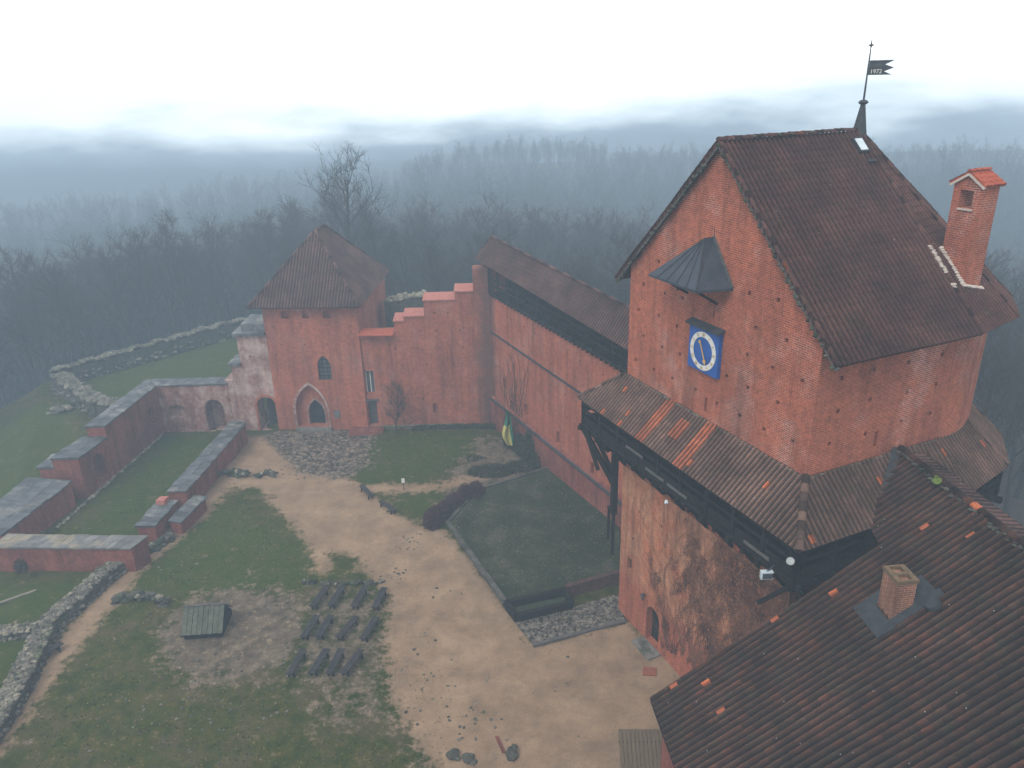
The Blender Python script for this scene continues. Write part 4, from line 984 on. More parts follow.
# ---------------------------------------------------------------- gate tower
GR = rad(-3.4); GU = Vector((math.cos(GR), math.sin(GR), 0)); GV = Vector((-math.sin(GR), math.cos(GR), 0)); GO = Vector((-24.1, 71.85, 0))
def Gt(a, b, z): return GO+GU*a+GV*b+Vector((0, 0, z))
def g2(a, b): v = Gt(a, b, 0); return (v.x, v.y)
def gate_tower():
    W_, D_, E_ = 9.3, 13.2, 13.5
    o = thing('gate_tower', 'square brick gate tower with hipped tile roof and pointed portal', 'tower', Gt(5, 6, 0)); rn = random.Random(6)
    hp = [(x+rn.uniform(-.3, .3), z) for z in (9.3, 11.2) for x in (1.2, 3.6, 6.1, 8.4)]
    hl = [(arch_pts(x, 11.95, .72, .75, 'rect'), .5) for x in (2.2, 4.25, 6.35)]
    hl += [(arch_pts(5.45, 5.45, 1.35, 2.65, 'point'), .4), (arch_pts(6.2, 1.35, .62, .8, 'rect'), .1)] 
    hl += holes_grid(hp, .16, .15)
    portal = arch_pts(3.6, .35, 3.1, 4.55, 'point', 12)
    hl.append((portal, .5, False))
    mb = MB(); facade(mb, (GO.x, GO.y), GU, [(0, -1), (W_, -1), (W_, E_), (0, E_)], hl)
    # recessed field of the portal with the inner doorway
    q = GO+GV*.5
    facade(mb, (q.x, q.y), GU, portal, [(arch_pts(3.95, .4, 1.65, 2.75, 'point', 12), .45)])
    f = Gt(W_, 0, 0); facade(mb, (f.x, f.y), GV, [(0, -1), (D_, -1), (D_, E_), (0, E_)], holes_grid([(3, 12.2), (6, 12.2), (9, 12.2)], .2))
    f = Gt(W_, D_, 0); facade(mb, (f.x, f.y), -GU, [(0, -12), (W_, -12), (W_, E_), (0, E_)], [])
    f = Gt(0, D_, 0); facade(mb, (f.x, f.y), -GV, [(0, -8), (D_, -8), (D_, E_), (0, E_)], [])
    mb.build('wall', M_brick_far, o)
    slab_door('door', (q.x, q.y), GU, 3.95, .4, 1.65, 2.75, .45, 'point', M_wood, o, 5)
    win_part('window', (GO.x, GO.y), GU, 5.45, 5.45, 1.35, 2.65, .4, 'point', o, 3, 5)
    a = MB()
    def trim(pts, off, dep, w_=.26):
        for i in range(1, len(pts)-0):
            p, r_ = pts[i], pts[(i+1) % len(pts)]
            if i == len(pts)-1 and False: continue
            a.beam(Gt(p[0], off, p[1]), Gt(r_[0], off, r_[1]), w_, .12, up=tuple(GV))
    ol = arch_pts(3.6, .35, 3.5, 4.8, 'point', 12); 
    for i in range(1, len(ol)): a.beam(Gt(ol[i][0], -.03, ol[i][1]), Gt(ol[(i+1) % len(ol)][0], -.03, ol[(i+1) % len(ol)][1]), .10, .24, up=(0, 0, 1))
    ol = arch_pts(3.95, .4, 1.85, 2.9, 'point', 12)
    for i in range(1, len(ol)): a.beam(Gt(ol[i][0], .46, ol[i][1]), Gt(ol[(i+1) % len(ol)][0], .46, ol[(i+1) % len(ol)][1]), .08, .2, up=(0, 0, 1))
    a.build('portal_moulding', M_brick_lime, o)
    nb = MB(); nb.face([Gt(*p) for p in ((5.91, -.02, 1.37), (6.49, -.02, 1.37), (6.49, -.02, 2.13), (5.91, -.02, 2.13))]); nb.beam(Gt(5.87, -.01, 2.17), Gt(6.53, -.01, 2.17), .08, .06); nb.build('notice_board', M_slate, o)
    st = MB(); st.prism([g2(1.9, -.5), g2(5.6, -.5), g2(5.6, 0.3), g2(1.9, .3)], -.2, .32); st.build('doorstep', M_concrete, o)
    e = 1.0; R_ = MB(); zr = 19.5; a0, a1_ = Gt(W_/2, 4.9, zr), Gt(W_/2, 8.0, zr)
    c = [Gt(-e, -e, E_-.2), Gt(W_+e*.6, -e, E_-.2), Gt(W_+e*.6, D_+e*.3, E_-.2), Gt(-e, D_+e*.3, E_-.2)]
    kw = dict(tw=.3, tl=.4, amp=.04, step=.03, ns=4)
    tile_roof(R_, [c[0], c[1], a0], **kw); tile_roof(R_, [c[1], c[2], a1_, a0], **kw); tile_roof(R_, [c[2], c[3], a1_], **kw); tile_roof(R_, [c[3], c[0], a0, a1_], **kw)
    rf = R_.build('roof', M_tile_far, o)
    rc = MB(); up = Vector((0, 0, .08))
    for p, q_ in ((c[0], a0), (c[1], a0), (c[2], a1_), (c[3], a1_), (a0, a1_)): ridge_caps(rc, p+up, q_+up, .14, .42)
    rc.build('ridge_tiles', M_tile_far, rf)
    lg = MB(); lg.face([Gt(W_+.02, -.35, 10.3), Gt(W_+3.4, -.35, 10.3), Gt(W_+3.4, .9, 10.6), Gt(W_+.02, .9, 10.6)]); lg.face([Gt(W_+.02, -.35, 10.2), Gt(W_+3.4, -.35, 10.2), Gt(W_+3.4, -.35, 10.3), Gt(W_+.02, -.35, 10.3)])
    lg.build('coping', M_tile_red, o)
gate_tower()
def gate_annex():
    o = thing('gate_annex', 'limewashed old brickwork with an arched passage against the gate tower', 'building', (-26.5, 73, 0))
    mb = MB(); y = 71.9
    facade(mb, (-29.0, y+.1), (1, -.03), [(0, -.5), (4.95, -.5), (4.95, 10.3), (1.95, 10.3), (1.95, 7.2), (.95, 7.2), (.95, 5.55), (0, 5.55)], [(arch_pts(3.9, 0, 1.95, 3.75, 'round', 10), 2.2, False), (arch_pts(1.5, 8.2, .3, .3, 'rect'), .2) if False else ([(2.9, 8.0), (3.1, 8.0), (3.1, 8.2), (2.9, 8.2)], .2)])
    for x0, x1, z in ((-29.0, -28.05, 5.55), (-28.05, -27.05, 7.2), (-27.05, -24.1, 10.3)):
        mb.face([(x0, y+.05, z), (x1, y+.05, z), (x1, y+2.3, z), (x0, y+2.3, z)]); mb.face([(x0, y+2.3, -.5), (x0, y+.05, -.5), (x0, y+.05, z), (x0, y+2.3, z)])
    facade(mb, (-24.1, y+2.2), (-1, .0), [(0, -.5), (4.9, -.5), (4.9, 5.55), (3.95, 5.55), (3.95, 7.2), (2.95, 7.2), (2.95, 10.3), (0, 10.3)], [(arch_pts(1.0, 0, 1.95, 3.85, 'round', 10), .1, False)])
    mb.build('wall', M_brick_lime, o)
    c = MB(); c.prism([(-27.3, y-.3), (-24.15, y-.35), (-24.15, y+2.5), (-27.3, y+2.5)], 10.3, 10.62, bot=True); c.prism([(-26.6, y+.5), (-24.15, y+.5), (-24.15, y+3.8), (-26.6, y+3.8)], 10.63, 11.3); c.build('slate_cap', M_slate, o)
    c = MB(); c.prism([(-28.25, y-.2), (-27.06, y-.2), (-27.06, y+2.5), (-28.25, y+2.5)], 7.2, 7.45, bot=True)
    c.build('slate_cap', M_slate, o)
    a = MB(); P = arch_pts(3.9, 0, 2.1, 3.85, 'round', 10)
    for i in range(1, len(P)): a.beam((-29+P[i][0], y+.0, P[i][1]), (-29+P[(i+1) % len(P)][0], y-.05, P[(i+1) % len(P)][1]), .12, .22, up=(0, 0, 1))
    a.build('arch_ring', M_brick_far, o)
    d = MB(); d.face([(-24.9, y+2.0, 0), (-25.35, y+.9, 0), (-25.35, y+.9, 3.0), (-24.9, y+2.0, 3.2)]); d.beam((-24.9, y+2.0, 1.5), (-25.35, y+.9, 1.5), .1, 3); d.build('door', M_wood_grey, o)
gate_annex()

# ---------------------------------------------------------------- curtain walls
def capped(name, label, cat, rect, z0, z1, mat, cap=M_slate, over=.12, ct=.16, group=None, front=None, ridge=True, parent=None):
    "free-standing wall block with a slate cap; rect = 4 ccw xy corners"
    cx = sum(p[0] for p in rect)/4; cy = sum(p[1] for p in rect)/4; zt = z1 if hasattr(z1, '__len__') else [z1]*4
    o = parent or thing(name, label, cat, (cx, cy, z0 if not hasattr(z0, '__len__') else min(z0)), group=group)
    mb = MB()
    for i in range(4):
        if front is not None and i in front:
            a, b = Vector(rect[i]), Vector(rect[(i+1) % 4]); L = (b-a).length
            facade(mb, a, (b-a), [(0, z0), (L, z0), (L, zt[(i+1) % 4]), (0, zt[i])], front[i])
        else:
            a, b = rect[i], rect[(i+1) % 4]; mb.face([(a[0], a[1], z0), (b[0], b[1], z0), (b[0], b[1], zt[(i+1) % 4]), (a[0], a[1], zt[i])])
    mb.face([(rect[i][0], rect[i][1], zt[i]) for i in range(4)])
    mb.build('wall_body', mat, o)
    if cap is not None:
        c = MB(); C_ = Vector((cx, cy)); P = []
        for i in range(4):
            p = Vector(rect[i]); a = (p-Vector(rect[i-1])).normalized(); b = (Vector(rect[(i+1) % 4])-p).normalized(); P.append(p+(a-b)*over)
        c.prism([(cx+(p.x-cx)*.97, cy+(p.y-cy)*.985) for p in P], [z+.002 for z in zt], [z+ct-.055 for z in zt], bot=True)
        # slate courses standing slightly proud of each other along the cap
        a, b, c_, d = [Vector((P[i].x, P[i].y, zt[i]+ct-.05)) for i in range(4)]
        if (b-a).length > (d-a).length: a, b, c_, d = b, c_, d, a
        L = (d-a).length; rn = random.Random(int(cx*7+cy*3)); W_ = (b-a).length; ac = (b-a).normalized(); rows_ = 2 if W_ < 2.4 else 3; pos = 0.0
        while pos < L-.05:
            wd = min(L-pos, rn.uniform(.45, .85)); t0, t1 = pos/L, (pos+wd-.02)/L; pos += wd
            for k in range(rows_):
                f0, f1 = k/rows_, (k+1)/rows_; o0 = rn.uniform(-.07, .05) if k == 0 else 0; o1 = rn.uniform(-.05, .07) if k == rows_-1 else .03
                h0, h1 = rn.uniform(.03, .075), rn.uniform(.03, .075)
                if ridge: h0 += .10*(1-abs(2*f0-1)); h1 += .10*(1-abs(2*f1-1))
                q = [a.lerp(d, t0).lerp(b.lerp(c_, t0), f0)+ac*o0, a.lerp(d, t0).lerp(b.lerp(c_, t0), f1)+ac*o1, a.lerp(d, t1).lerp(b.lerp(c_, t1), f1)+ac*(o1+rn.uniform(-.02, .02)), a.lerp(d, t1).lerp(b.lerp(c_, t1), f0)+ac*(o0+rn.uniform(-.02, .02))]
                if (q[1]-q[0]).cross(q[2]-q[1]).z < 0: q.reverse(); h0, h1 = h1, h0
                i0 = len(c.v); hs = [h0, h1, h1, h0] if True else 0
                top = [q[j]+Vector((0, 0, hs[j])) for j in range(4)]; lo = [q[j]-Vector((0, 0, .02)) for j in range(4)]
                c.v += [tuple(p_) for p_ in lo+top]
                for f in [(4, 5, 6, 7)]+[(j, (j+1) % 4, 4+(j+1) % 4, 4+j) for j in range(4)]:
                    c.f.append(tuple(i0+j for j in f)); c.uv.append(None); c.mi.append(0)
        c.build('slate_cap', cap, o)
    return o
def north_wall():
    o = thing('stepped_curtain_wall', 'tall brick curtain wall with stepped pink coping beside the gate tower', 'wall', (-8, 72.5, 0)); y = 71.55; th = 1.7; rn = random.Random(15)
    x0 = -14.8; tops = [(-14.8, -11.35, 10.3), (-11.35, -10.35, 11.5), (-10.35, -8.35, 11.95), (-8.35, -5.28, 13.5), (-5.28, -3.5, 14.3), (-3.5, -1.9, 16.4)]
    ol = [(0, -1), (-1.9-x0, -1), (-1.9-x0, 16.4)]
    for a, b, z in reversed(tops): ol += [(b-x0, z), (a-x0, z)]
    u = []
    for p in ol:
        if not u or (abs(p[0]-u[-1][0])+abs(p[1]-u[-1][1])) > 1e-6: u.append(p)
    hp = [(xx-x0+rn.uniform(-.25, .25), z) for z, xs_ in ((12.2, (-7.6, -5.8)), (10.4, (-9, -7.1, -5.2, -3.4)), (8.6, (-11.6, -9.4, -7.2, -5)), (6.9, (-10.8, -8.4, -5.9)), (3.2, (-9, -6))) for xx in xs_]
    hl = holes_grid(hp, .17)+[(arch_pts(.25, 3.95, 1.1, 2.4, 'rect'), .5), (arch_pts(.35, .35, 1.2, 2.75, 'rect'), .55), (arch_pts(6.9, 1.55, .4, 1.1, 'rect'), .35)]
    mb = MB()
    hl = [h for h in hl if min(p[0] for p in h[0]) > .02]
    hl += [([(.1, 3.95), (1.0, 3.95), (1.0, 6.35), (.1, 6.35)], .5), ([(.1, .4), (1.0, .4), (1.0, 3.1), (.1, 3.1)], .55)]
    facade(mb, (x0, y), (1, 0), u, hl)
    facade(mb, (-1.9, y+th), (-1, 0), [(p[0]*-1+(-1.9-x0), p[1] if p[1] > 0 else -12) for p in u[::-1]], [])
    for a, b, z in tops:
        mb.face([(a, y, z), (b, y, z), (b, y+th, z), (a, y+th, z)]); mb.face([(a, y+th, z-4), (a, y, z-4), (a, y, z), (a, y+th, z)])
    mb.face([(-1.9, y, 10), (-1.9, y+th, 10), (-1.9, y+th, 15.6), (-1.9, y, 15.6)])
    mb.build('wall_body', M_brick_far, o)
    for a, b, z in tops[1:5]:
        c = MB(); c.face([(a-.08, y-.12, z+.04), (b-(.0), y-.12, z+.04), (b, y+th+.1, z+.3), (a-.08, y+th+.1, z+.3)]); c.face([(a-.08, y-.12, z-.08), (b, y-.12, z-.08), (b, y-.12, z+.04), (a-.08, y-.12, z+.04)]); c.face([(a-.08, y+th+.1, z-.05), (a-.08, y-.12, z-.08), (a-.08, y-.12, z+.04), (a-.08, y+th+.1, z+.3)])
        c.build('coping', M_tile_pink, o)
    w2 = MB(); q = y+.42
    w2.face([(x0+.1, q, 3.95), (x0+1.0, q, 3.95), (x0+1.0, q, 6.35), (x0+.1, q, 6.35)]); w2.build('window', M_glass, o)
    f = MB()
    for xx in (.14, .55, .96): f.beam((x0+xx, q-.05, 3.95), (x0+xx, q-.05, 6.35), .08, .08)
    f.build('window_bar', M_white, o)
    d = MB(); d.face([(x0+.1, y+.5, .4), (x0+1.0, y+.5, .4), (x0+1.0, y+.5, 3.1), (x0+.1, y+.5, 3.1)]); 
    for k in range(5): d.beam((x0+.2+k*.17, y+.47, .45), (x0+.2+k*.17, y+.47, 3.0), .04, .04)
    d.build('door', M_wood_grey, o)
    g = MB(); g.beam((x0-.1, y-.15, 3.25), (x0+1.25, y-.15, 3.25), .3, .1); g.build('door_hood', M_slate, o)
    pl = MB(); pl.prism([(-14.8, y-.35), (-5, y-.35), (-5, y+.0), (-14.8, y)], -.5, .35); pl.build('plinth', M_stone, o)
    s = thing('brick_steps', 'red brick steps leading up to the side door beside the gate tower', 'steps', (-15, 70, 0))
    for k in range(4):
        m = MB(); x1, yy = -13.2, y-1.6+k*.38; m.prism([(-16.7+.1*k, yy), (x1, yy), (x1, y-.36 if k else y-.36), (-16.7+.1*k, y-.36)], -.25 if k == 0 else k*.13-.1, .13*(k+1)-.1); m.build('step', M_brick_dark, s)
north_wall()

CW0 = Vector((-1.9, 71.65, 0)); CWd = Vector((.437, -.8995, 0)).normalized(); CWn = Vector((-CWd.y, CWd.x, 0))   # CWn points outwards (away from the yard)
CWn = Vector((.8995, .437, 0))
def east_wall():
    o = thing('gallery_curtain_wall', 'long brick curtain wall topped by a tiled timber wall walk', 'wall', CW0+CWd*12); L = 30.0; rn = random.Random(25)
    def W(a, b, z): return CW0+CWd*a+CWn*b+Vector((0, 0, z))
    zt = lambda a: 14.0-.018*a
    ze = lambda a: 16.9-.055*a
    hp = [(a+rn.uniform(-.4, .4), z-.012*a) for z in (12.6, 10.7, 8.8, 6.9) for a in np.arange(1.5, 29, 2.6)]
    sl = [(arch_pts(a, z, .55, 1.15, 'rect'), .6) for a, z in ((2.6, 4.9), (7.2, 3.9), (13.2, 3.6), (18.8, 3.2), (24.5, 3.2))]
    mb = MB(); facade(mb, (CW0.x, CW0.y), CWd, [(0, -1), (L, -1), (L, zt(L)), (0, zt(0))], holes_grid(hp, .15)+sl)
    mb.face([W(0, 2.2, -10), W(0, 0, -10), W(0, 0, 14), W(0, 2.2, 14)]); mb.face([W(L, 2.2, -10), W(0, 2.2, -10), W(0, 2.2, 14), W(L, 2.2, zt(L))]); mb.face([W(0, 0, zt(0)), W(L, 0, zt(L)), W(L, 2.2, zt(L)), W(0, 2.2, zt(0))])
    mb.build('wall_body', M_brick_far, o)
    ba = MB(); pr = []
    # battered foot in darker brick, capped by a weathered ledge
    H0 = 3.15
    ba.face([W(0, -.42, -1), W(L, -.42, -1), W(L, -.40, H0-.05), W(0, -.40, H0-.05)]); ba.face([W(0, -.40, H0-.05), W(L, -.40, H0-.05), W(L, 0, H0+.2), W(0, 0, H0+.2)])
    ba.build('wall_foot', M_brick_dark, o)
    lg = MB(); lg.face([W(-.0, -.46, H0-.03), W(L, -.46, H0-.03), W(L, -.3, H0+.06), W(0, -.3, H0+.06)]); lg.beam(W(0, -.46, H0-.09), W(L, -.46, H0-.09), .05, .08); lg.build('ledge', M_lead, o)
    st = MB(); st.beam(W(.2, -.05, 10.1), W(L, -.05, 9.4), .12, .14); st.build('string_course', M_lead, o)
    # end pier and corner
    pm = MB(); pm.prism([tuple(W(-1.55, -.1, 0).xy), tuple(W(-.0, -.1, 0).xy), tuple(W(0.0, 2.3, 0).xy), tuple(W(-1.55, 2.3, 0).xy)], 9, 16.8); 
    tp = [W(-1.7, -.35, 16.85), W(-1.7, 2.6, 16.85), W(-1.7, 1.15, 19.1)]; pm.face([W(-1.55, 2.3, 14), W(-1.55, -.1, 14), W(-1.55, -.1, 16.8), W(-1.55, 1.15, 18.7), W(-1.55, 2.3, 16.8)])
    pm.build('end_pier', M_brick_far, o)
    r = MB(); zr = lambda a: ze(a)+2.0
    tile_roof(r, [W(-1.75, -.55, ze(-1.7)), W(L, -.55, ze(L)), W(L, 1.15, zr(L)), W(-1.75, 1.15, zr(-1.7))], .3, .4, .035, .03, ns=4)
    tile_roof(r, [W(-1.75, 2.8, ze(-1.7)), W(L, 2.8, ze(L)), W(L, 1.15, zr(L)), W(-1.75, 1.15, zr(-1.7))], .3, .4, .035, .03, ns=3)
    rf = r.build('roof', M_tile_far, o)
    rc = MB(); ridge_caps(rc, W(-1.8, 1.15, zr(-1.7)+.08), W(L, 1.15, zr(L)+.08), .15, .45); ridge_caps(rc, W(-1.75, -.55, ze(-1.7)+.07), W(-1.75, 1.15, zr(-1.7)+.07), .09); rc.build('ridge_tiles', M_tile_far, rf)
    g = MB()
    for z_ in (.12, 1.0, 1.55): g.beam(W(.0, -.12, zt(0)+z_), W(L, -.12, zt(L)+z_), .14, .14)
    g.beam(W(0, -.12, ze(0)-.12), W(L, -.12, ze(L)-.12), .18, .2)
    for a in np.arange(0.1, L, 1.95): g.beam(W(a, -.12, zt(a)), W(a, -.12, ze(a)-.1), .18, .18)
    for a in np.arange(.6, L, .65): g.beam(W(a, -.30, zt(a)+.0), W(a, 1.0, zt(a)+.0), .18, .2)
    for a in np.arange(1.1, L, 1.95): g.beam(W(a, -.12, zt(a)), W(a, -.12, zt(a)+1.0), .08, .08)
    g.face([W(0, 1.9, zt(0)), W(L, 1.9, zt(L)), W(L, 1.9, ze(L)+.6), W(0, 1.9, ze(0)+.6)]); g.face([W(0, 1.85, ze(0)+.55), W(L, 1.85, ze(L)+.55), W(L, -.1, ze(L)-.0), W(0, -.1, ze(0)-.0)])
    g.face([W(0, 0, zt(0)+.03), W(L, 0, zt(L)+.03), W(L, 1.9, zt(L)+.03), W(0, 1.9, zt(0)+.03)])
    g.build('timber_gallery', M_wood, o)
    rn = random.Random(31); vn = MB()     # bare creeper stems in the corner
    for s0 in (3.4, 4.2, 5.0, 5.4, 6.3):
        for b in range(4):
            a, z = s0, 0.2; an = math.pi/2; w_ = .045
            for k in range(int(rn.uniform(16, 30))):
                an += rn.uniform(-.3, .3)+(math.pi/2-an)*.1; a2, z2 = a+math.cos(an)*.35, z+math.sin(an)*.35
                if a2 < .3: break
                y_ = -.5 if z2 < H0+.3 else -.06
                vn.beam(W(a, y_, z), W(a2, y_, z2), w_, .02, up=tuple(CWn)); a, z = a2, z2; w_ *= .95
                if rn.random() < .5: vn.beam(W(a, y_, z), W(a+rn.uniform(-.8, .8), y_, z+rn.uniform(.1, .7)), .015, .01, up=tuple(CWn))
    v = vn.build('wall_creeper', M_bark); tag(v, 'bare creeper stems fanning up the curtain wall near the inner corner', 'creeper')
east_wall()

# ---------------------------------------------------------------- low walls on the left
def left_walls():
    # back wall of the narrow lawn, with arches
    y0 = 71.9
    L = 8.6; fr = {0: [(arch_pts(6.95, .0, 1.9, 3.55, 'round', 10), 1.5, False), (arch_pts(3.1, 1.7, 1.7, 1.35, 'seg', 8), .5)]}
    o = capped('arcaded_wall', 'low brick wall with an open arch and slate cap behind the narrow lawn', 'wall', [(-37.4, y0), (-37.4+8.6, y0), (-37.4+8.6, y0+1.6), (-37.4, y0+1.6)], -.3, 5.15, M_brick_low_lime, front=fr)
    # tall outer wall
    i0 = [(3.8, 1.7), (8.1, .2)]
    fr = {1: []}
    a, b, c, d = (-38.3, 62.6), (-36.65, 62.6), (-35.9, 71.9), (-37.5, 73.4)
    hl = [(arch_pts(1.9+5.3, 1.7, 1.9, 1.9, 'seg', 8), .55)]
    capped('tall_outer_wall', 'tall slate-capped brick wall along the left of the narrow lawn', 'wall', [a, b, c, d], -1.5, [5.0, 5.0, 5.15, 5.15], M_brick_dark, front={1: hl})
    # next step down
    capped('stepped_outer_wall', 'shorter brick wall block stepping down with a deep arched niche', 'wall', [(-39.5, 58.6), (-37.2, 58.6), (-36.7, 62.58), (-38.9, 62.58)], -2, 3.9, M_brick_dark, front={1: [(arch_pts(2.2, .9, 1.9, 2.3, 'round', 8), .7)]})
    capped('outer_wall_buttress', 'small slate-topped brick buttress outside the stepped wall', 'buttress', [(-41.2, 59.2), (-39.52, 59.2), (-39.52, 61.6), (-41.2, 61.6)], -3, 2.75, M_brick_dark)
    capped('wide_outer_wall', 'wide low brick wall with broad grey slate top at the far left', 'wall', [(-42.2, 50.7), (-38.9, 49.9), (-37.6, 57.4), (-41.6, 58.2)], -2.5, [2.0, 2.0, 2.3, 2.3], M_brick_dark, front={1: []}, ridge=False)
    capped('low_cross_wall', 'low brick cross wall with stained slab top at the front of the narrow lawn', 'wall', [(-38.6, 48.25), (-28.1, 47.6), (-27.6, 49.0), (-38.4, 49.75)], -.6, 2.0, M_brick_dark, cap=M_slate_dirty, ridge=False)
    capped('middle_wall', 'long low brick wall with grey slate top dividing lawn and courtyard', 'wall', [(-28.75, 55.9), (-27.3, 55.9), (-26.55, 69.2), (-28.0, 69.7)], -.3, 1.95, M_brick_dark, ridge=False)
    capped('narrow_step_wall', 'short brick wall stump with slate top at the near end of the middle wall', 'wall', [(-29.65, 51.7), (-28.2, 51.6), (-28.0, 55.3), (-29.45, 55.45)], -.3, 1.35, M_brick_dark, ridge=False)
    capped('low_side_wall', 'lowest brick wall step against the right side of the middle wall', 'wall', [(-27.55, 52.8), (-26.6, 52.5), (-26.0, 56.3), (-27.0, 56.6)], -.3, 1.05, M_brick_dark, ridge=False)
    b_ = MB(); b_.prism([(-29.3, 54.6), (-28.6, 54.6), (-28.5, 55.3), (-29.2, 55.3)], 1.54, 1.95); q = b_.build('brick_stub', M_tile_pink); tag(q, 'small bright orange brick block on top of the short wall stump', 'brick block')
    # pale footing line beside the tall wall
    f = MB(); rn = random.Random(3)
    for i in range(90):
        t = i/89; f.rock((-36.0-1.35*t+rn.uniform(-.12, .12), 71-17*t, .12), rn.uniform(.12, .24), i, (1, 1, .6))
    q = f.build('wall_footing', M_stone_pale); tag(q, 'pale mortar footing running along the base of the tall left wall', 'footing')
M_brick_low_lime = brick_mat('brick_low_lime', (.30, .10, .075), (.23, .075, .055), (.3, .2, .17), patch=(.50, .38, .34), patch_amt=.6, white=.7)
left_walls()
def ruin(name, label, pts, width, h, n_, seed, mat=None, pale=.25, size=(.16, .38), cat='stone wall', base=None, core=True, group=None):
    "dry rubble wall: stones piled along a line (its core and its pale top stones are parts)"
    rn = random.Random(seed); a = MB(); b = MB(); c = MB(); P = [Vector(p) for p in pts]; seg = [(P[i+1]-P[i]).length for i in range(len(P)-1)]; tot = sum(seg)
    def at(d):
        for i, s in enumerate(seg):
            if d <= s or i == len(seg)-1: return P[i].lerp(P[i+1], d/s), (P[i+1]-P[i]).normalized()
            d -= s
    for i in range(n_):
        p, t = at(rn.random()*tot); nv = Vector((-t.y, t.x)); o_ = rn.uniform(-1, 1); zz = rn.random()
        hh = h*(.95+.05*math.sin(p.x*1.7+p.y*1.3)); r_ = rn.uniform(*size)*rn.choice((.6, .8, 1)); q = p+nv*o_*width/2*(1-.25*zz)
        top = zz > .6 or abs(o_) < .55
        z = hz(q.x, q.y)+(hh if top else hh*zz)-r_*.35
        (b if top and rn.random() < pale else a).rock((q.x, q.y, z), r_, seed*1000+i, (1, 1, .65))
    if core:
        for i in range(len(P)-1):
            t = (P[i+1]-P[i]).normalized(); nv = Vector((-t.y, t.x))*width*.42; A_, B_ = P[i], P[i+1]; z0 = min(hz(A_.x, A_.y), hz(B_.x, B_.y))
            c.prism([tuple(A_-nv), tuple(B_-nv), tuple(B_+nv), tuple(A_+nv)], z0-1, z0+h*.8)
    m = P[len(P)//2]; o = thing(name, label, cat, (m.x, m.y, hz(m.x, m.y)), group=group)
    a.build('rubble', mat or M_stone, o)
    if b.v: b.build('top_stones', M_stone_pale, o)['kind'] = 'stuff'
    if core: c.build('wall_core', M_stone_dark, o)
    return o
ruin('rubble_wall', 'pale-topped fieldstone ruin wall beside the left gravel path', [(-28.8, 49.2), (-29.8, 47.2), (-30.6, 43.6), (-31.0, 41.2), (-30.2, 37.5), (-29.6, 35.2), (-29.2, 31)], 1.5, .95, 2600, 1, pale=.15, size=(.12, .26))
ruin('rubble_spur', 'short pale rubble spur running left off the ruin wall', [(-31.2, 41.3), (-33.0, 40.9), (-35.5, 41.0)], 1.1, .6, 420, 2, pale=.6, size=(.12, .26))
ruin('inner_rubble_wall', 'low dark rubble wall between the cross wall and the narrow lawn', [(-37.0, 50.9), (-33, 50.9), (-29.0, 50.6)], .9, .7, 260, 3, M_stone_dark, pale=.02, size=(.14, .3))
ruin('path_rubble', 'dark mossy kerb of boulders along the path below the middle wall', [(-28.4, 50.2), (-27.2, 52.0)], .8, .5, 70, 13, M_stone_dark, pale=.05)
ruin('lawn_stone_row', 'row of dark boulders on the grass above the low shed', [(-28.11, 44.34), (-26.45, 44.39), (-24.27, 43.86)], .7, .4, 60, 4, M_stone_dark, pale=.03, core=False, size=(.2, .42))
ruin('gate_stone_ruin', 'low round stone ruin by the end of the middle wall', [(-27.38, 61.81), (-25.96, 62.49), (-24.10, 61.82)], .9, .45, 80, 5, M_stone_dark, pale=.1, core=False, size=(.16, .34))
ruin('gate_stone_patch', 'small ring of stones right of the round ruin', [(-23.49, 61.60), (-22.84, 62.51), (-21.56, 61.87)], .8, .3, 50, 6, M_stone_dark, pale=.1, core=False, size=(.14, .3))
ruin('bench_stone_row', 'mossy kerb of stones behind the rows of benches', [(-15.35, 45.74), (-12.63, 45.40), (-9.52, 45.62)], .45, .22, 90, 7, M_stone_dark, pale=.1, core=False, size=(.12, .26))
ruin('outer_ward_wall', 'long ruined fieldstone wall curving off before the misty wood', [(-54.6, 85.6), (-49.5, 91.5), (-44.5, 97.3), (-39.5, 103.5), (-33, 106), (-24, 105)], 1.5, 2.4, 3000, 8, pale=.10, size=(.18, .42))
ruin('outer_ward_cross_wall', 'ruined fieldstone wall linking the outer ruin with the brick wall', [(-54.0, 85.4), (-49.5, 81), (-44.4, 76.6), (-41.5, 75.4)], 2.2, 2.0, 1300, 9, pale=.10, size=(.18, .4))
ruin('outer_rubble_heap', 'heap of pale boulders outside the ruined cross wall', [(-50.89, 78.57), (-49.43, 77.94)], 1.8, .6, 40, 10, pale=.1, core=False, size=(.3, .6))
def broken_wall():
    m = MB(); P = [(-13.6, 80), (-9.4, 80), (-9.4, 82), (-13.6, 82)]; m.prism(P, -6, [11.0, 11.6, 11.6, 11.0]); rn = random.Random(2)
    o = thing('broken_tower_wall', 'grey broken wall stub with pale top behind the gate tower', 'wall', (-11.5, 81, -3)); m.build('wall_body', M_stone_dark, o)
    t = MB()
    for i in range(60): x = rn.uniform(-13.6, -9.4); t.rock((x, rn.uniform(80, 82), 11.0+.6*(x+13.6)/4.2), rn.uniform(.2, .4), i, (1, 1, .6))
    t.build('top_stones', M_stone_pale, o)
broken_wall()
k_ = MB(); k_.beam((-37.6, 43.2, .05), (-34.4, 45.6, .05), .22, .14); tag(k_.build('stone_kerb', M_stone_pale), 'thin pale stone kerb lying in the grass at the far left', 'kerb')

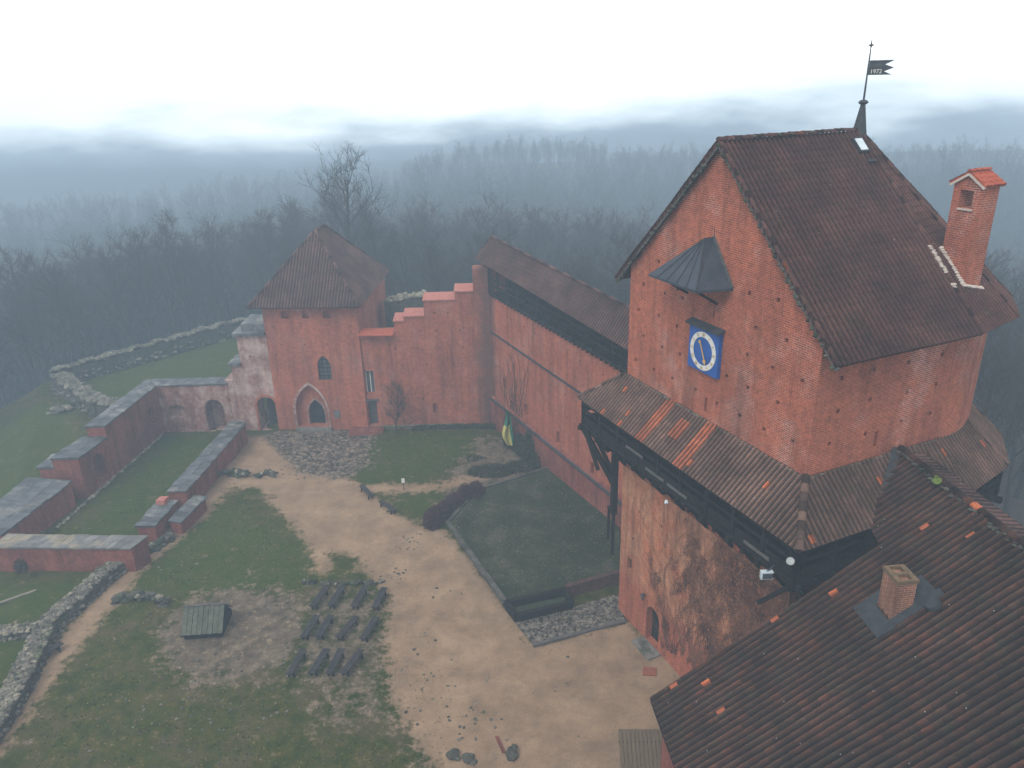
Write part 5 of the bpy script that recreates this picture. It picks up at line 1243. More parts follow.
# ---------------------------------------------------------------- sunken terrace beside the tower
M_wall_brown = brick_mat('brick_sooty', (.09, .036, .028), (.06, .028, .022), (.10, .06, .05))
def terrace():
    o = thing('gravel_terrace', 'dark mossy gravel terrace with kerbs between courtyard and curtain wall', 'terrace', (1, 50, 0))
    P = dict(L=(-5.45, 52.9), BL=(-3.3, 57.7), B=(3.2, 60.9), R=(8.0, 51.6), FR=(7.6, 45.0), FL=(-.9, 42.4))
    zf = lambda x, y: .22+max(0, (x*.90+y*.437-42))*.0+max(0, min(1, (x+5.5)/13))*.75
    pts = [P['L'], P['FL'], P['FR'], P['R'], P['B'], P['BL']]
    mb = MB(); mb.prism(pts, -.6, [zf(*p) for p in pts])
    m, n, b = newmat('mossy_gravel'); p = geo(n)
    n1 = noise(n, p, .45, 6, .7); n3 = noise(n, p, 9, 5, .8)
    col = ramp(n, n1, [(.36, (.012, .020, .005)), (.50, (.023, .030, .010)), (.64, (.056, .054, .034))])
    col = mix(n, 1.0, col, ramp(n, n3, [(.38, .35), (.62, 2.0)]), 'MULTIPLY')
    n.links.new(col, b.inputs['Base Color']); b.inputs['Roughness'].default_value = .95; bump(n, b, n3, .04, .9)
    mb.build('gravel_bed', m, o)
    k = MB()
    def kerb(a, c, w_, h, dz=0): k.beam((a[0], a[1], zf(*a)+h/2-.1+dz), (c[0], c[1], zf(*c)+h/2-.1+dz), w_, h)
    kerb(P['L'], P['FL'], .36, .3); kerb(P['L'], P['BL'], .3, .24); kerb(P['BL'], P['B'], .25, .2); kerb((8.2, 51.5), (3.4, 60.9), .35, .2)
    k.build('kerb', M_kerb, o)
    # brick retaining front and the sunken light well with timber edge
    f = MB(); a, c = (3.3, 43.35), (7.75, 44.75)
    f.face([(a[0], a[1], -.6), (c[0], c[1], -.6), (c[0], c[1], zf(*c)+.12), (a[0], a[1], zf(*a)+.12)]); f.beam((a[0], a[1]+.1, zf(*a)+.14), (c[0], c[1]+.1, zf(*c)+.14), .35, .10)
    f.build('front_wall', M_wall_brown, o)
    t = MB()
    q = [(-.75, 42.3), (3.3, 43.5), (3.6, 42.1), (-.1, 40.9)]
    for i in range(4):
        a, c = q[i], q[(i+1) % 4]; t.beam((a[0], a[1], .35), (c[0], c[1], .35), .3, .62)
    t.build('well_edge', M_wood, o)
    w_ = MB(); w_.face([(p_[0], p_[1], .12) for p_ in q[::-1]]); w_.build('well_floor', M_leaf, o)
    hb = MB(); hb.beam((1.7, 41.9, .2), (2.9, 42.3, .2), .5, .06); hb.build('hatch', M_wood_brown, o)
    g = MB(); pg = [(-.2, 40.8), (1.0, 38.6), (6.95, 40.6), (7.2, 43.6), (3.7, 42.2)]; g.prism(pg, -.3, [.10]*5)
    m, n, b = newmat('grey_shingle'); p = geo(n); n3 = noise(n, p, 5, 5, .8)
    vo = N(n, 'ShaderNodeTexVoronoi'); vo.inputs['Scale'].default_value = 6; n.links.new(p, vo.inputs['Vector'])
    col = ramp(n, n3, [(.35, (.05, .043, .036)), (.65, (.17, .15, .125))]); vg = N(n, 'ShaderNodeSeparateColor'); n.links.new(vo.outputs['Color'], vg.inputs[0]); col = mix(n, .8, col, vg.outputs[0], 'OVERLAY')
    n.links.new(col, b.inputs['Base Color']); b.inputs['Roughness'].default_value = .95; bump(n, b, n3, .05, .9)
    g.build('shingle_strip', m, o)
    e = MB(); e.beam((.9, 38.55, .1), (7.0, 40.6, .1), .22, .2); e.build('shingle_edge', M_wood_grey, o)
    rn = random.Random(44); gv = MB()
    n_ = 0
    while n_ < 2600:
        x, y = rn.uniform(-5.5, 8), rn.uniform(38.5, 61)
        d1 = float(poly_sd([x], [y], pts)[0]); d2 = float(poly_sd([x], [y], pg)[0])
        if d1 > .3: z = zf(x, y)
        elif d2 > .1 and rn.random() < .5: z = .10
        else: continue
        if d1 > .3 and rn.random() < .35+.3*math.sin(x*.8+y*.5): continue
        gv.rock((x, y, z+.01), rn.choice((.02, .02, .03, .03, .05)) if d1 > .3 else rn.uniform(.05, .12), n_, (1, 1, .6)); n_ += 1
    q_ = gv.build('loose_stones', M_stone, o); q_['kind'] = 'stuff'
terrace()

# ---------------------------------------------------------------- benches, shed and other small things
def bench_proto(name, label, group, loc, rz, L=2.2, w_=.46, backless=True):
    o = thing(name, label, 'bench', loc, rz, group); s = MB()
    for k in range(3): s.beam((0, -L/2, .45), (0, L/2, .45), .01, .01) if False else s.beam((-w_/2+w_*(k+.5)/3, -L/2, .44), (-w_/2+w_*(k+.5)/3, L/2, .44), w_/3-.02, .07)
    s.build('seat', M_bench, o, world=False)
    for sy in (-1, 1):
        l = MB(); y = sy*(L/2-.3); l.beam((-w_/2+.05, y, 0), (-w_/2+.09, y, .41), .10, .08); l.beam((w_/2-.05, y, 0), (w_/2-.09, y, .41), .10, .08); l.beam((-w_/2+.06, y, .36), (w_/2-.06, y, .36), .08, .08); l.build('leg', M_wood, o, world=False)
    return o
def copy_tree(o, loc, rz, label=None):
    r = o.copy(); C.objects.link(r); r.location = loc; r.rotation_euler = (0, 0, rz)
    if label: r['label'] = label
    for ch in o.children:
        c = ch.copy(); C.objects.link(c); c.parent = r
        for g in ch.children: d = g.copy(); C.objects.link(d); d.parent = c
    return r
rows = [('back', [(-13.64, 43.54), (-12.48, 43.60), (-10.86, 43.43), (-9.46, 43.26)]), ('middle', [(-13.57, 40.56), (-12.64, 40.53), (-11.11, 40.37), (-9.65, 40.22)]), ('front', [(-13.66, 37.28), (-12.24, 37.23), (-11.25, 37.19), (-10.20, 37.16)])]
ordn = ['leftmost', 'second from the left', 'third from the left', 'rightmost']
proto = None; rn = random.Random(5)
for rw, ps in rows:
    for k, p in enumerate(ps):
        lab = 'dark backless bench, %s in the %s row of the courtyard benches' % (ordn[k], rw); a = rad(-14+rn.uniform(-8, 6)); loc = (p[0], p[1], hz(*p))
        if proto is None: proto = bench_proto('garden_bench', lab, 'backless benches in three rows on the grass', loc, a)
        else: copy_tree(proto, loc, a, lab)
p = (-12.80, 58.02); copy_tree(proto, (p[0], p[1], hz(*p)), rad(32), 'upper of two dark benches along the sandy path edge')
p = (-10.62, 55.45); copy_tree(proto, (p[0], p[1], hz(*p)), rad(40), 'lower of two dark benches along the sandy path edge')
p = (-29.86, 38.66); copy_tree(proto, (p[0], p[1], hz(*p)), rad(-32), 'dark bench standing alone against the rubble wall')
def shed():
    c = (-20.48, 41.22); z = hz(*c); o = thing('board_shed', 'low mossy board-roofed shelter on the bare patch of courtyard', 'shelter', (c[0], c[1], z), rad(4))
    w_, d, h0, h1 = 1.32, 1.25, .45, 1.7; r = MB(); n_ = 8
    for k in range(n_):
        x0 = -w_+2*w_*k/n_; x1 = x0+2*w_/n_-.03; dz = .03*(k % 2)
        for sg in (-1, 1):
            a = [(x0, sg*(d+.1), h0+dz), (x1, sg*(d+.1), h0+dz), (x1, 0, h1+dz), (x0, 0, h1+dz)]
            if sg > 0: a.reverse()
            r.face(a); lo = [(q[0], q[1], q[2]-.06) for q in a]
            for i in range(4): r.face([lo[i], lo[(i+1) % 4], a[(i+1) % 4], a[i]])
    rf = r.build('roof', M_shed, o, world=False); rb = MB(); rb.beam((-w_-.05, 0, h1+.05), (w_+.25, 0, h1+.05), .12, .08); rb.build('ridge_board', M_wood_grey, rf, world=False)
    b = MB()
    for sx in (-1, 1): b.face([(sx*(w_-.1), -d+.1, 0), (sx*(w_-.1), d-.1, 0), (sx*(w_-.1), d-.1, h0), (sx*(w_-.1), 0, h1-.1), (sx*(w_-.1), -d+.1, h0)][::sx])
    for sy in (-1, 1): b.face([(-w_+.1, sy*(d-.12), 0), (w_-.1, sy*(d-.12), 0), (w_-.1, sy*(d-.12), h0), (-w_+.1, sy*(d-.12), h0)])
    b.build('wall', M_wood, o, world=False)
    t = MB()
    for k in range(4): t.beam((-w_, -d-.1+k*0, h0-.02), (w_, -d-.1, h0-.02), .06, .08)
    t.build('eaves_board', M_wood, rf, world=False)
shed()
def misc():
    p = T(3.9, -.75, 0); m = MB(); m.prism([tuple((T(a, b, 0)).xy) for a, b in ((3.0, -1.0), (4.9, -1.0), (4.9, -.1), (3.0, -.1))], -.1, .14); tag(m.build('door_slab', M_concrete), 'grey stone step slab before the arched tower door', 'step')
    c = (7.84, 36.09); m = MB(); m.prism([(c[0]-.5, c[1]-.25), (c[0]+.3, c[1]-.4), (c[0]+.45, c[1]+.25), (c[0]-.35, c[1]+.4)], -.05, .07); tag(m.build('ground_hatch', simple_mat('rusty_plate', (.20, .065, .04), (.30, .10, .06), 5, .8)), 'reddish square hatch plate in the ground near the tower door', 'hatch')
    o = thing('board_deck', 'brown timber deck lying beside the hall eave at the bottom', 'deck', (6.5, 30.3, 0)); rn = random.Random(3)
    a, b, c_, d = [Vector((*q, .12)) for q in ((5.31, 31.71), (7.71, 31.63), (7.30, 27.92), (5.00, 27.99))]
    for k in range(11):
        m = MB(); q0, q1 = a.lerp(b, (k+.5)/11), d.lerp(c_, (k+.5)/11); m.beam(q0, q1, .19, .05+.01*rn.random()); m.build('board', M_wood_brown, o)
    for q in (.2, .8): j = MB(); j.beam(a.lerp(d, q)-Vector((0, 0, .09)), b.lerp(c_, q)-Vector((0, 0, .09)), .1, .12); j.build('joist', M_wood, o)
    c = (-0.51, 30.17); m = MB(); m.rock((c[0], c[1], .18), .42, 5, (.8, .8, 1)); m.rock((c[0]+.1, c[1]+.25, .35), .25, 6); tag(m.build('standing_stone', M_stone_dark), 'single dark upright stone on the sand near the bottom edge', 'stone')
    for i, (px_, lb) in enumerate((((-3.69, 30.33), 'left of two mossy boulders on the sand at the bottom'), ((-2.83, 30.05), 'right of two mossy boulders on the sand at the bottom'))):
        m = MB(); m.rock((px_[0], px_[1], .12), .42-.06*i, 9+i, (1, 1, .6)); m.rock((px_[0]+.3, px_[1]-.2, .05), .22, 19+i, (1, 1, .6)); tag(m.build('boulder', M_stone_dark), lb, 'boulder')
    c = (-1.31, 30.98); m = MB(); 
    for k in range(8): m.beam((c[0]-.1+.05*k, c[1]+.5-.14*k, .03), (c[0]+.1+.05*k, c[1]+.5-.14*k, .03), .1, .06)
    tag(m.build('brick_line', M_brick_dark), 'short line of red bricks let into the sand', 'bricks')
    c = (-8.13, 63.66); 
    c = (-16.55, 63.72); m = MB(); m.rock((c[0], c[1], .06), .3, 4, (1.2, .7, .4)); tag(m.build('flat_stone', M_stone_dark), 'flat dark stone at the edge of the cobbled patch', 'stone')
    # info post by the narrow path
    c = (-9.68, 58.72); o = thing('info_post', 'thin post with small white notice beside the narrow path', 'sign', (c[0], c[1], hz(*c)))
    z = hz(*c); m = MB(); m.beam((c[0], c[1], z), (c[0], c[1], z+.9), .07, .07); m.build('post', M_wood_grey, o); m = MB(); m.beam((c[0]-.14, c[1]-.05, z+.95), (c[0]+.14, c[1]-.05, z+.95), .04, .42); m.build('notice', M_white, o)
    # flag hanging from a leaning pole
    b = Vector((-.8, 65.2, 0)); o = thing('hanging_flag', 'green and yellow flag hanging limp from a short wall pole', 'flag', b)
    tip = b+Vector((-.9, -3.2, 5.6)); m = MB(); m.tube([b+Vector((.4, -1.2, 6.4)), tip+Vector((-.4, -.6, -2.0))], [.05, .04], 6)
    P1 = Vector((-.55, 64.6, 5.5)); P0 = Vector((.05, 65.0, 3.2))
    m = MB(); base = Vector((.25, 65.4, 1.7)); tipp = Vector((-.85, 64.4, 5.1)); m.tube([base, tipp], [.05, .035], 6); m.build('pole', M_iron, o)
    g = MB(); y = MB(); n_ = 8
    def F_(u, v): # u across, v down
        wdt = .25+.85*min(1, v*1.3)*(1-.45*max(0, v-.75)/.25)
        return Vector((-.62+.55*v*.5+(u-.5)*wdt*1.0+.1*math.sin(v*7), 64.55+.16*math.sin(u*9+v*4)+.25*u, 4.7-3.4*v-.25*math.sin(u*3.14)*v))
    for i in range(n_):
        for k in range(14):
            q = [F_(i/n_, k/14), F_(i/n_, (k+1)/14), F_((i+1)/n_, (k+1)/14), F_((i+1)/n_, k/14)]
            (y if (k >= 6 and i < 6) else g).face(q)
    g.build('green_field', M_green, o); y.build('yellow_field', M_yellow, o)
misc()
def scatter():
    rn = random.Random(91); m = MB(); n_ = 0
    spots = [((-8.22, 50.48), .9, 26), ((-8.84, 46.41), .8, 16), ((-19.81, 62.92), 1.6, 30), ((-15.68, 63.09), 1.6, 40), ((-5.43, 44.53), 2.5, 8), ((-6.00, 39.42), 2.0, 14), ((-5.29, 35.09), 1.8, 20), ((-11.75, 61.54), .8, 6), ((-17.04, 43.35), 1.5, 34), ((-20.20, 35.61), 4, 60), ((-16.34, 34.69), 5, 70), ((-26.82, 42.17), 3, 20), ((-23.92, 48.93), 3, 16), ((2.29, 34.06), 4, 6), ((-14.37, 38.36), 1.2, 20), ((-3.40, 32.77), 2.0, 30)]
    for c, r_, k in spots:
        for i in range(k):
            x, y = rn.gauss(c[0], r_*.6), rn.gauss(c[1], r_*.6); m.rock((x, y, hz(x, y)+.01), rn.uniform(.03, .12), n_, (1, 1, .55)); n_ += 1
    tag(m.build('pebbles', M_stone), kind='stuff', cat='stones', label='loose stones scattered over the courtyard sand and grass')
    lf = MB(); A = [(-29.58, 28.43), (-27.48, 35.86), (-27.11, 44.30), (-24.26, 59.47), (-9.41, 53.84), (-3.48, 34.25), (-4.12, 27.69)]; X = np.random.RandomState(15).uniform(-36, -4, 5200); Y = np.random.RandomState(16).uniform(26, 66, 5200); ok = poly_sd(X, Y, A) > 0; Z = height(X, Y)
    for x, y, z in zip(X[ok], Y[ok], Z[ok]):
        a = rn.uniform(0, 6.28); s = rn.uniform(.03, .06); c_, s_ = math.cos(a)*s, math.sin(a)*s; q = rn.uniform(0, .03)
        lf.face([(x-c_, y-s_, z+.02), (x+s_*.7, y-c_*.7, z+.025+q), (x+c_, y+s_, z+.03), (x-s_*.7, y+c_*.7, z+.02+q)])
    tag(lf.build('fallen_leaves', simple_mat('dead_leaves', (.07, .04, .02), (.30, .20, .09), 2.5, .9, bd=0, isl=.6)), kind='stuff', cat='leaves', label='dead leaves scattered over the courtyard grass')
    # rough grass tussocks: blade tufts where the turf is longer
    g = MB()
    areas = [[(-29.58, 28.43), (-27.48, 35.86), (-27.11, 44.30), (-24.26, 59.47), (-16.94, 51.29), (-12.99, 43.73), (-13.40, 34.59), (-5.37, 30.13), (-5.13, 27.72)], [(-14.61, 59.86), (-14.40, 70.73), (-2.84, 69.34), (-1.32, 65.95), (-3.98, 60.57)], [(-36, 51), (-29, 51), (-28.3, 71), (-35, 71)]]
    for A in areas:
        x0, x1 = min(p[0] for p in A), max(p[0] for p in A); y0, y1 = min(p[1] for p in A), max(p[1] for p in A); k = int((x1-x0)*(y1-y0)*8)
        X = np.random.RandomState(5).uniform(x0, x1, k); Y = np.random.RandomState(6).uniform(y0, y1, k)
        ok = (poly_sd(X, Y, A) > .2) & (poly_sd(X, Y, SAND) < -.5) & (poly_sd(X, Y, DIRTS[0][0]) < -.3) & (poly_sd(X, Y, DIRTS[1][0]) < 0) & (line_sd(X, Y, PATH_L, 2.0) < 0) & (line_sd(X, Y, PATH_R, 1.4) < 0) & (np.sin(X*.7+Y*.4)+np.sin(Y*1.1-X*.5) > -.6)
        Z = height(X, Y)
        for x, y, z in zip(X[ok], Y[ok], Z[ok]):
            for b in range(3):
                a = rn.uniform(0, 6.28); s = rn.uniform(.02, .05); hh = rn.uniform(.04, .09); dx, dy = math.cos(a)*s, math.sin(a)*s
                g.face([(x-dx, y-dy, z), (x+dx, y+dy, z), (x+rn.uniform(-.06, .06), y+rn.uniform(-.06, .06), z+hh)])
    M_gr = simple_mat('grass_blades', (.036, .052, .016), (.075, .08, .030), .8, .9, bd=0)
    tag(g.build('grass', M_gr), kind='stuff', cat='grass', label='short winter grass tufts on the courtyard turf')
scatter()
def leafy(name, label, cat, blobs, n_, mat, size, seed, group=None, stems=None):
    "bush of leaf-sized faces spread through overlapping lobes, with its stems"
    rn = random.Random(seed); m = MB(); wts = [b[3]*b[4]*b[5] for b in blobs]
    for i in range(n_):
        b = rn.choices(blobs, wts)[0]
        while True:
            x, y, z = rn.uniform(-1, 1), rn.uniform(-1, 1), rn.uniform(-.5, 1); q = x*x+y*y+z*z
            if .25 < q < 1*(1-.25*rn.random()): break
        c = Vector((b[0]+x*b[3], b[1]+y*b[4], b[2]+z*b[5])); u = Vector((rn.gauss(0, 1), rn.gauss(0, 1), rn.gauss(0, 1))).normalized(); v = u.cross(Vector((rn.gauss(0, 1), rn.gauss(0, 1), rn.gauss(0, 1)))).normalized(); s = size*rn.uniform(.6, 1.3)
        m.face([c-u*s, c+v*s*.5, c+u*s, c-v*s*.5])
    z0 = min(b[2]-.3*b[5] for b in blobs); o = thing(name, label, cat, (blobs[0][0], blobs[0][1], z0), group=group); m.build('foliage', mat, o)
    s_ = MB()
    for b in blobs:
        for k in range(7): s_.beam((b[0]+rn.uniform(-.2, .2)*b[3], b[1]+rn.uniform(-.2, .2)*b[4], z0), (b[0]+rn.uniform(-.7, .7)*b[3], b[1]+rn.uniform(-.7, .7)*b[4], b[2]+.5*b[5]), .035, .035)
    s_.build('stem', M_bark, o); return o
hb = []
for q in np.linspace(0, 1, 9):
    x = -6.7+3.6*q; y = 52.7+4.7*q+.9*math.sin(q*3.14); hb.append((x+.2*math.sin(q*23), y+.2*math.cos(q*31), .45, .8+.18*math.sin(q*17), .85+.2*math.cos(q*13), .95+.25*math.sin(q*9+1)))
leafy('clipped_hedge', 'rounded dark purple hedge at the corner of the gravel terrace', 'hedge', hb, 17000, M_hedge, .07, 1)
leafy('corner_shrub', 'dark evergreen shrubs under the curtain wall beside the flag', 'shrub', [(.9, 65.0, .8, 1.0, 1.2, 1.5), (1.6, 63.6, 1.1, 1.0, 1.0, 2.2), (-.1, 66.5, .5, 1.0, 1.0, 1.0), (2.3, 62.4, .5, .8, .8, 1.1)], 9000, M_leaf, .10, 2)
leafy('low_ground_shrub', 'low dark shrub patch behind the gravel terrace', 'shrub', [(-2.0, 61.5, .15, 2.4, 1.3, .5), (.8, 62.2, .15, 2, 1.1, .5), (-3.8, 64, .1, 1.4, .6, .35)], 5200, M_leaf, .09, 3)
leafy('wall_base_shrub', 'dark low planting along the foot of the stepped wall', 'shrub', [(x, 70.6, .2, 1.5, .6, .55) for x in np.arange(-9, -2, 1.6)], 5000, M_leaf, .10, 4)
leafy('cross_wall_bush', 'small bare bush growing against the low cross wall', 'bush', [(-36.2, 47.2, .9, .5, .4, .8)], 500, M_twig, .09, 5)
leafy('lawn_corner_bush', 'dark little bush in the near corner of the narrow lawn', 'bush', [(-37.0, 51.6, .5, .6, .8, .7), (-35.6, 51.4, .3, .7, .5, .4)], 1600, M_leaf, .09, 6)
# ---------------------------------------------------------------- bare trees in the mist
def bare_tree(H_, seed, spread=1.0, levels=4, limb_n=17, crown0=.34, bushy=False, fine=1.0):
    "numpy mesh of a leafless tree: returns (trunk verts, faces), (crown verts, faces)"
    rn = random.Random(seed); T_, B_ = ([], []), ([], [])
    def tube(dst, p, q, r0, r1, n_):
        V_, F_ = dst; d = (q-p); 
        if d.length < 1e-6: return
        d.normalize(); u = d.cross(Vector((0, 0, 1)) if abs(d.z) < .9 else Vector((1, 0, 0))).normalized(); v = d.cross(u); k = len(V_)
        for c, r_ in ((p, r0), (q, r1)):
            for i in range(n_):
                a = 2*math.pi*i/n_; V_.append(tuple(c+(u*math.cos(a)+v*math.sin(a))*r_))
        for i in range(n_): j = (i+1) % n_; F_.append((k+i, k+j, k+n_+j, k+n_+i))
    def branch(p, d, L, r_, lv, n_seg):
        pts = [p]; q = p
        for s in range(n_seg):
            d = (d+Vector((rn.gauss(0, .16), rn.gauss(0, .16), rn.gauss(.05, .10)))).normalized(); q2 = q+d*L/n_seg; f0, f1 = 1-s/n_seg*.75, 1-(s+1)/n_seg*.75
            tube(B_, q, q2, r_*f0, r_*f1, 4 if lv == 1 else 3); q = q2; pts.append(q)
        if lv >= levels: return
        nc = {1: 7, 2: 6, 3: 5}[lv]
        for c in range(nc):
            t = rn.uniform(.22, 1.0); i = min(int(t*n_seg), n_seg-1); b = pts[i].lerp(pts[i+1], t*n_seg-i)
            ax = Vector((rn.gauss(0, 1), rn.gauss(0, 1), rn.gauss(0, 1))); side = d.cross(ax)
            if side.length < 1e-3: continue
            nd = (d*.75+side.normalized()*rn.uniform(.5, 1.0)+Vector((0, 0, .22))).normalized()
            branch(b, nd, L*rn.uniform(.38, .62), r_*.5, lv+1, max(1, n_seg-1))
    p = Vector((0, 0, -.6)); d = Vector((rn.gauss(0, .04), rn.gauss(0, .04), 1)).normalized(); r0 = H_*.0165; pts = [(p, r0*1.5)]
    n_ = 8
    for s in range(n_):
        d = (d+Vector((rn.gauss(0, .07), rn.gauss(0, .07), .12))).normalized(); q = pts[-1][0]+d*(H_*.86+.6)/n_; pts.append((q, r0*(1-.82*(s+1)/n_)))
    for a, b in zip(pts[:-1], pts[1:]): tube(T_, a[0], b[0], a[1], b[1], 7)
    for k in range(limb_n):
        t = crown0+(1-crown0)*(k+rn.random())/limb_n; x = t*n_; i = min(int(x), n_-1); b = pts[i][0].lerp(pts[i+1][0], x-i); a = k*2.4+rn.uniform(-.5, .5)
        up = .85+1.1*t; nd = Vector((math.cos(a)*spread, math.sin(a)*spread, up)).normalized()
        branch(b, nd, H_*(.34-.20*t)*rn.uniform(.8, 1.25)*(.8+.4*spread), r0*(.42-.22*t), 1, 4)
    return T_, B_
def mesh_of(name, VF, mat):
    me = bpy.data.meshes.new(name); me.from_pydata(VF[0], [], VF[1]); me.materials.append(mat); me.polygons.foreach_set('use_smooth', [True]*len(me.polygons)); me.update(); return me
SPEC = [(21, 1, 1.0), (18, 2, .85), (23, 3, .75), (16, 4, 1.1), (20, 5, .9), (24, 6, .8)]
MESH = []
for H_, sd_, sp in SPEC:
    t, b = bare_tree(H_, sd_, sp); MESH.append((mesh_of('trunk', t, M_bark), mesh_of('crown', b, M_twig), t, b, H_))
def place_tree(k, x, y, z, rz, sc, label, group=None, name='bare_tree', cat='tree'):
    o = thing(name, label, cat, (x, y, z), rz, group); o.scale = (sc, sc, sc)
    for nm, me in (('trunk', MESH[k][0]), ('crown', MESH[k][1])):
        c = bpy.data.objects.new(nm, me); C.objects.link(c); c.parent = o
    return o
rn = random.Random(2024); cand = []
for i in range(9000):
    y = rn.uniform(35, 250); x = rn.uniform(-.80*y-25, .80*y+30); cand.append((x, y))
X = np.array([c[0] for c in cand]); Y = np.array([c[1] for c in cand]); S = -poly_sd(X, Y, CASTLE)
keep = []; cell = {}
for (x, y), s in zip(cand, S):
    lim = 9+3*math.sin(y*.3) if x < -38 and y < 84 else 6
    if x > 14 and y < 60: lim = 9
    if s < lim: continue
    md = 3.2+.016*math.hypot(x, y); gx, gy = int(x//6), int(y//6)
    if any(math.hypot(x-a, y-b) < md for i in (-1, 0, 1) for j in (-1, 0, 1) for a, b in cell.get((gx+i, gy+j), [])): continue
    cell.setdefault((gx, gy), []).append((x, y)); keep.append((math.hypot(x, y), x, y))
keep.sort()
keep = [k for k in keep if abs(k[1]+ (0))/max(k[2], 1) < .86]
near, far = keep[:285], keep[285:]
labs = {'l': 'misty bare tree in the wood beyond the ruined fieldstone ward wall', 'b': 'misty bare tree in the wood behind the gate tower and curtain walls', 'r': 'misty bare tree in the wood beyond the big round-backed tower'}
for d, x, y in near:
    k = rn.randrange(len(MESH)); side = 'r' if x > 18 else ('l' if x < -30 else 'b'); z = hz(x, y); ztop = 15.5-.02*y if x > -32 else 14.5-.06*max(0, -32-x)
    sc = rn.uniform(.85, 1.2)
    sc = min(sc, max(.7, (ztop+rn.uniform(-3.5, 3)-z)/MESH[k][4]))
    place_tree(k, x, y, z-.3, rn.uniform(0, 6.28), sc, labs[side], {'l': 'trees in the wood left of the castle', 'b': 'trees in the wood behind the walls', 'r': 'trees in the wood right of the tower'}[side])
# one taller oak stands clear of the wood behind the gate tower
t, b = bare_tree(24.5, 41, 1.05, 4, 11, .42); MESH.append((mesh_of('trunk', t, M_bark), mesh_of('crown', b, M_bark), t, b, 24))
place_tree(6, -21.3, 105, hz(-21.3, 105)+1.0, 1.0, 1.06, 'tall bare oak rising above the mist behind the gate tower roof', name='bare_oak')
t, b = bare_tree(7.2, 51, 1.2, 4, 16, .12); MESH.append((mesh_of('trunk', t, M_bark), mesh_of('crown', b, M_bark), t, b, 5))
place_tree(7, -11.9, 70.2, 0.0, 0, .78, 'small bare grey shrub tree in front of the stepped wall', name='bare_shrub', cat='shrub')
place_tree(7, -40.5, 69, hz(-40.5, 69), 2.0, .5, 'small bare thorn bush outside the tall left wall', name='bare_shrub', cat='shrub')
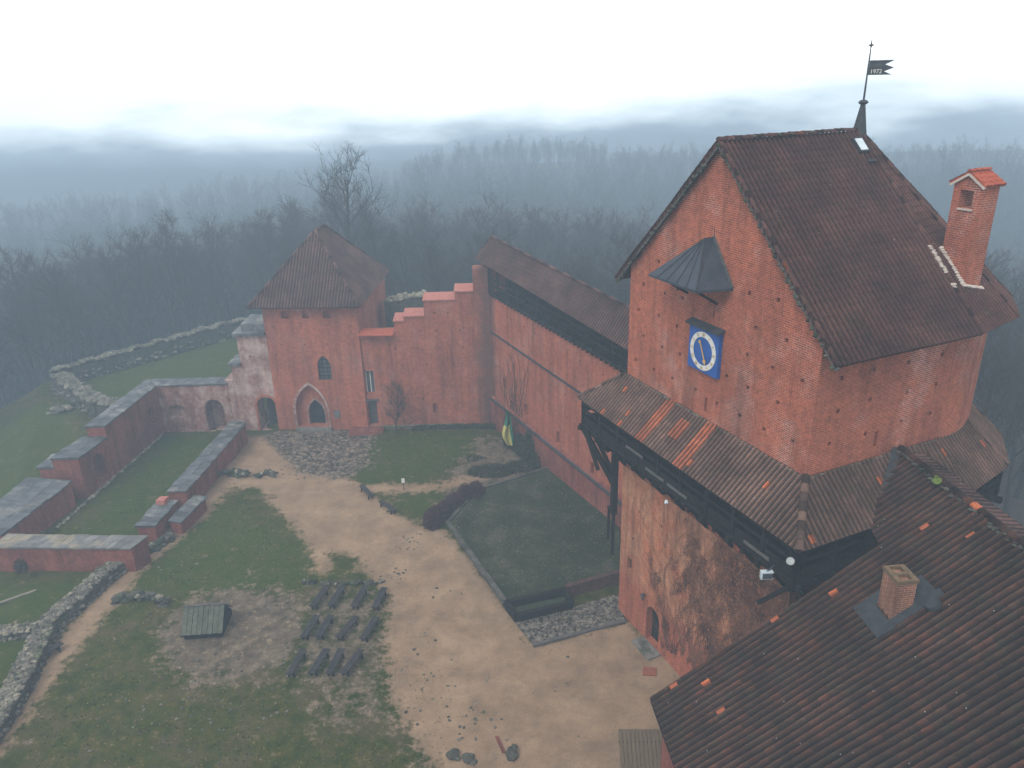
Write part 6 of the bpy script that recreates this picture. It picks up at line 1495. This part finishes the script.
# the rest of the wood reads as one mass
def far_wood():
    rs = np.random.RandomState(7); pts = [(x, y) for _, x, y in far]
    a = rs.uniform(-.95, 2.2, 2600); rr = rs.uniform(150, 360, 2600)
    for th, q in zip(rs.uniform(-.80, .80, 2400), rs.uniform(150, 280, 2400)):
        pts.append((q*math.sin(th), q*math.cos(th)))
    nb = len(pts)
    for th, q in zip(rs.uniform(-.78, .78, 2600), rs.uniform(270, 356, 2600)): pts.append((q*math.sin(th), q*math.cos(th)))
    lows = []
    for s in range(3):
        t, b = bare_tree(18+s*2, 70+s, .95, 2 if s < 2 else 2, 13, .3); V_ = np.array(t[0]+[tuple(Vector(v)) for v in b[0]]); k = len(t[0]); F_ = np.array([f for f in t[1]]+[tuple(i+k for i in f) for f in b[1]])
        # broad twig sprays in place of single twigs at this distance
        r2 = random.Random(s); tv, tf = [], []; bv = b[0]
        for i in range(150):
            c = Vector(bv[r2.randrange(len(bv))]); d = Vector((r2.gauss(0, 1), r2.gauss(0, 1), r2.gauss(.6, .8))).normalized(); u = d.cross(Vector((r2.gauss(0, 1), r2.gauss(0, 1), r2.gauss(0, 1)))).normalized(); L = r2.uniform(1.0, 2.4); j = len(V_)+len(tv)
            tv += [tuple(c-u*.05), tuple(c+u*.05), tuple(c+d*L+u*.02), tuple(c+d*L-u*.02)]; tf.append((j, j+1, j+2, j+3))
        V_ = np.vstack([V_, np.array(tv)]); F_ = np.vstack([F_, np.array(tf)]); lows.append((V_, F_))
    VV, FF, off = [], [], 0
    P = np.array(pts); Zt = height(P[:, 0], P[:, 1]); sdv = -poly_sd(P[:, 0], P[:, 1], CASTLE)
    for ii, ((x, y), z, s) in enumerate(zip(pts, Zt, sdv)):
        if s < 8: continue
        low = ii >= nb
        V_, F_ = lows[rs.randint(3)]; a = rs.uniform(0, 6.28); k = rs.uniform(.3, .6) if low else rs.uniform(.75, 1.1); c, s_ = math.cos(a)*k, math.sin(a)*k
        W_ = np.stack([V_[:, 0]*c-V_[:, 1]*s_+x, V_[:, 0]*s_+V_[:, 1]*c+y, V_[:, 2]*k+z], -1); VV.append(W_); FF.append(F_+off); off += len(V_)
    VV = np.vstack(VV); FF = np.vstack(FF); me = bpy.data.meshes.new('far_wood')
    me.vertices.add(len(VV)); me.vertices.foreach_set('co', VV.astype(np.float32).ravel()); me.loops.add(FF.size); me.loops.foreach_set('vertex_index', FF.astype(np.int32).ravel())
    me.polygons.add(len(FF)); me.polygons.foreach_set('loop_start', np.arange(0, FF.size, 4, dtype=np.int32)); me.update(calc_edges=True); me.validate()
    me.materials.append(M_twig); o = bpy.data.objects.new('forest', me); C.objects.link(o); tag(o, 'distant bare woodland fading into fog on the valley sides', 'wood', kind='stuff')
far_wood()

# ---------------------------------------------------------------- the fog, one even box of air
def haze():
    me = bpy.data.meshes.new('haze'); x, y0, y1, z0, z1 = 375, -75, 375, -75, HAZETOP
    v = [(-x, y0, z0), (x, y0, z0), (x, y1, z0), (-x, y1, z0), (-x, y0, z1), (x, y0, z1), (x, y1, z1), (-x, y1, z1)]
    me.from_pydata(v, [], [(0, 3, 2, 1), (4, 5, 6, 7), (0, 1, 5, 4), (1, 2, 6, 5), (2, 3, 7, 6), (3, 0, 4, 7)])
    m = bpy.data.materials.new('fog'); m.use_nodes = True; n = m.node_tree; n.nodes.clear()
    vp = n.nodes.new('ShaderNodeVolumePrincipled'); out = n.nodes.new('ShaderNodeOutputMaterial'); n.links.new(vp.outputs[0], out.inputs['Volume'])
    vp.inputs['Color'].default_value = (.64, .83, 1.0, 1); vp.inputs['Absorption Color'].default_value = (0, 0, 0, 1); vp.inputs['Density'].default_value = HAZED; vp.inputs['Anisotropy'].default_value = 0.0
    me.materials.append(m); o = bpy.data.objects.new('haze', me); C.objects.link(o); tag(o, kind='stuff', cat='fog', label='pale blue winter fog filling the valley and thickening with distance')
HAZETOP, HAZED = 36.2, .0026
haze()
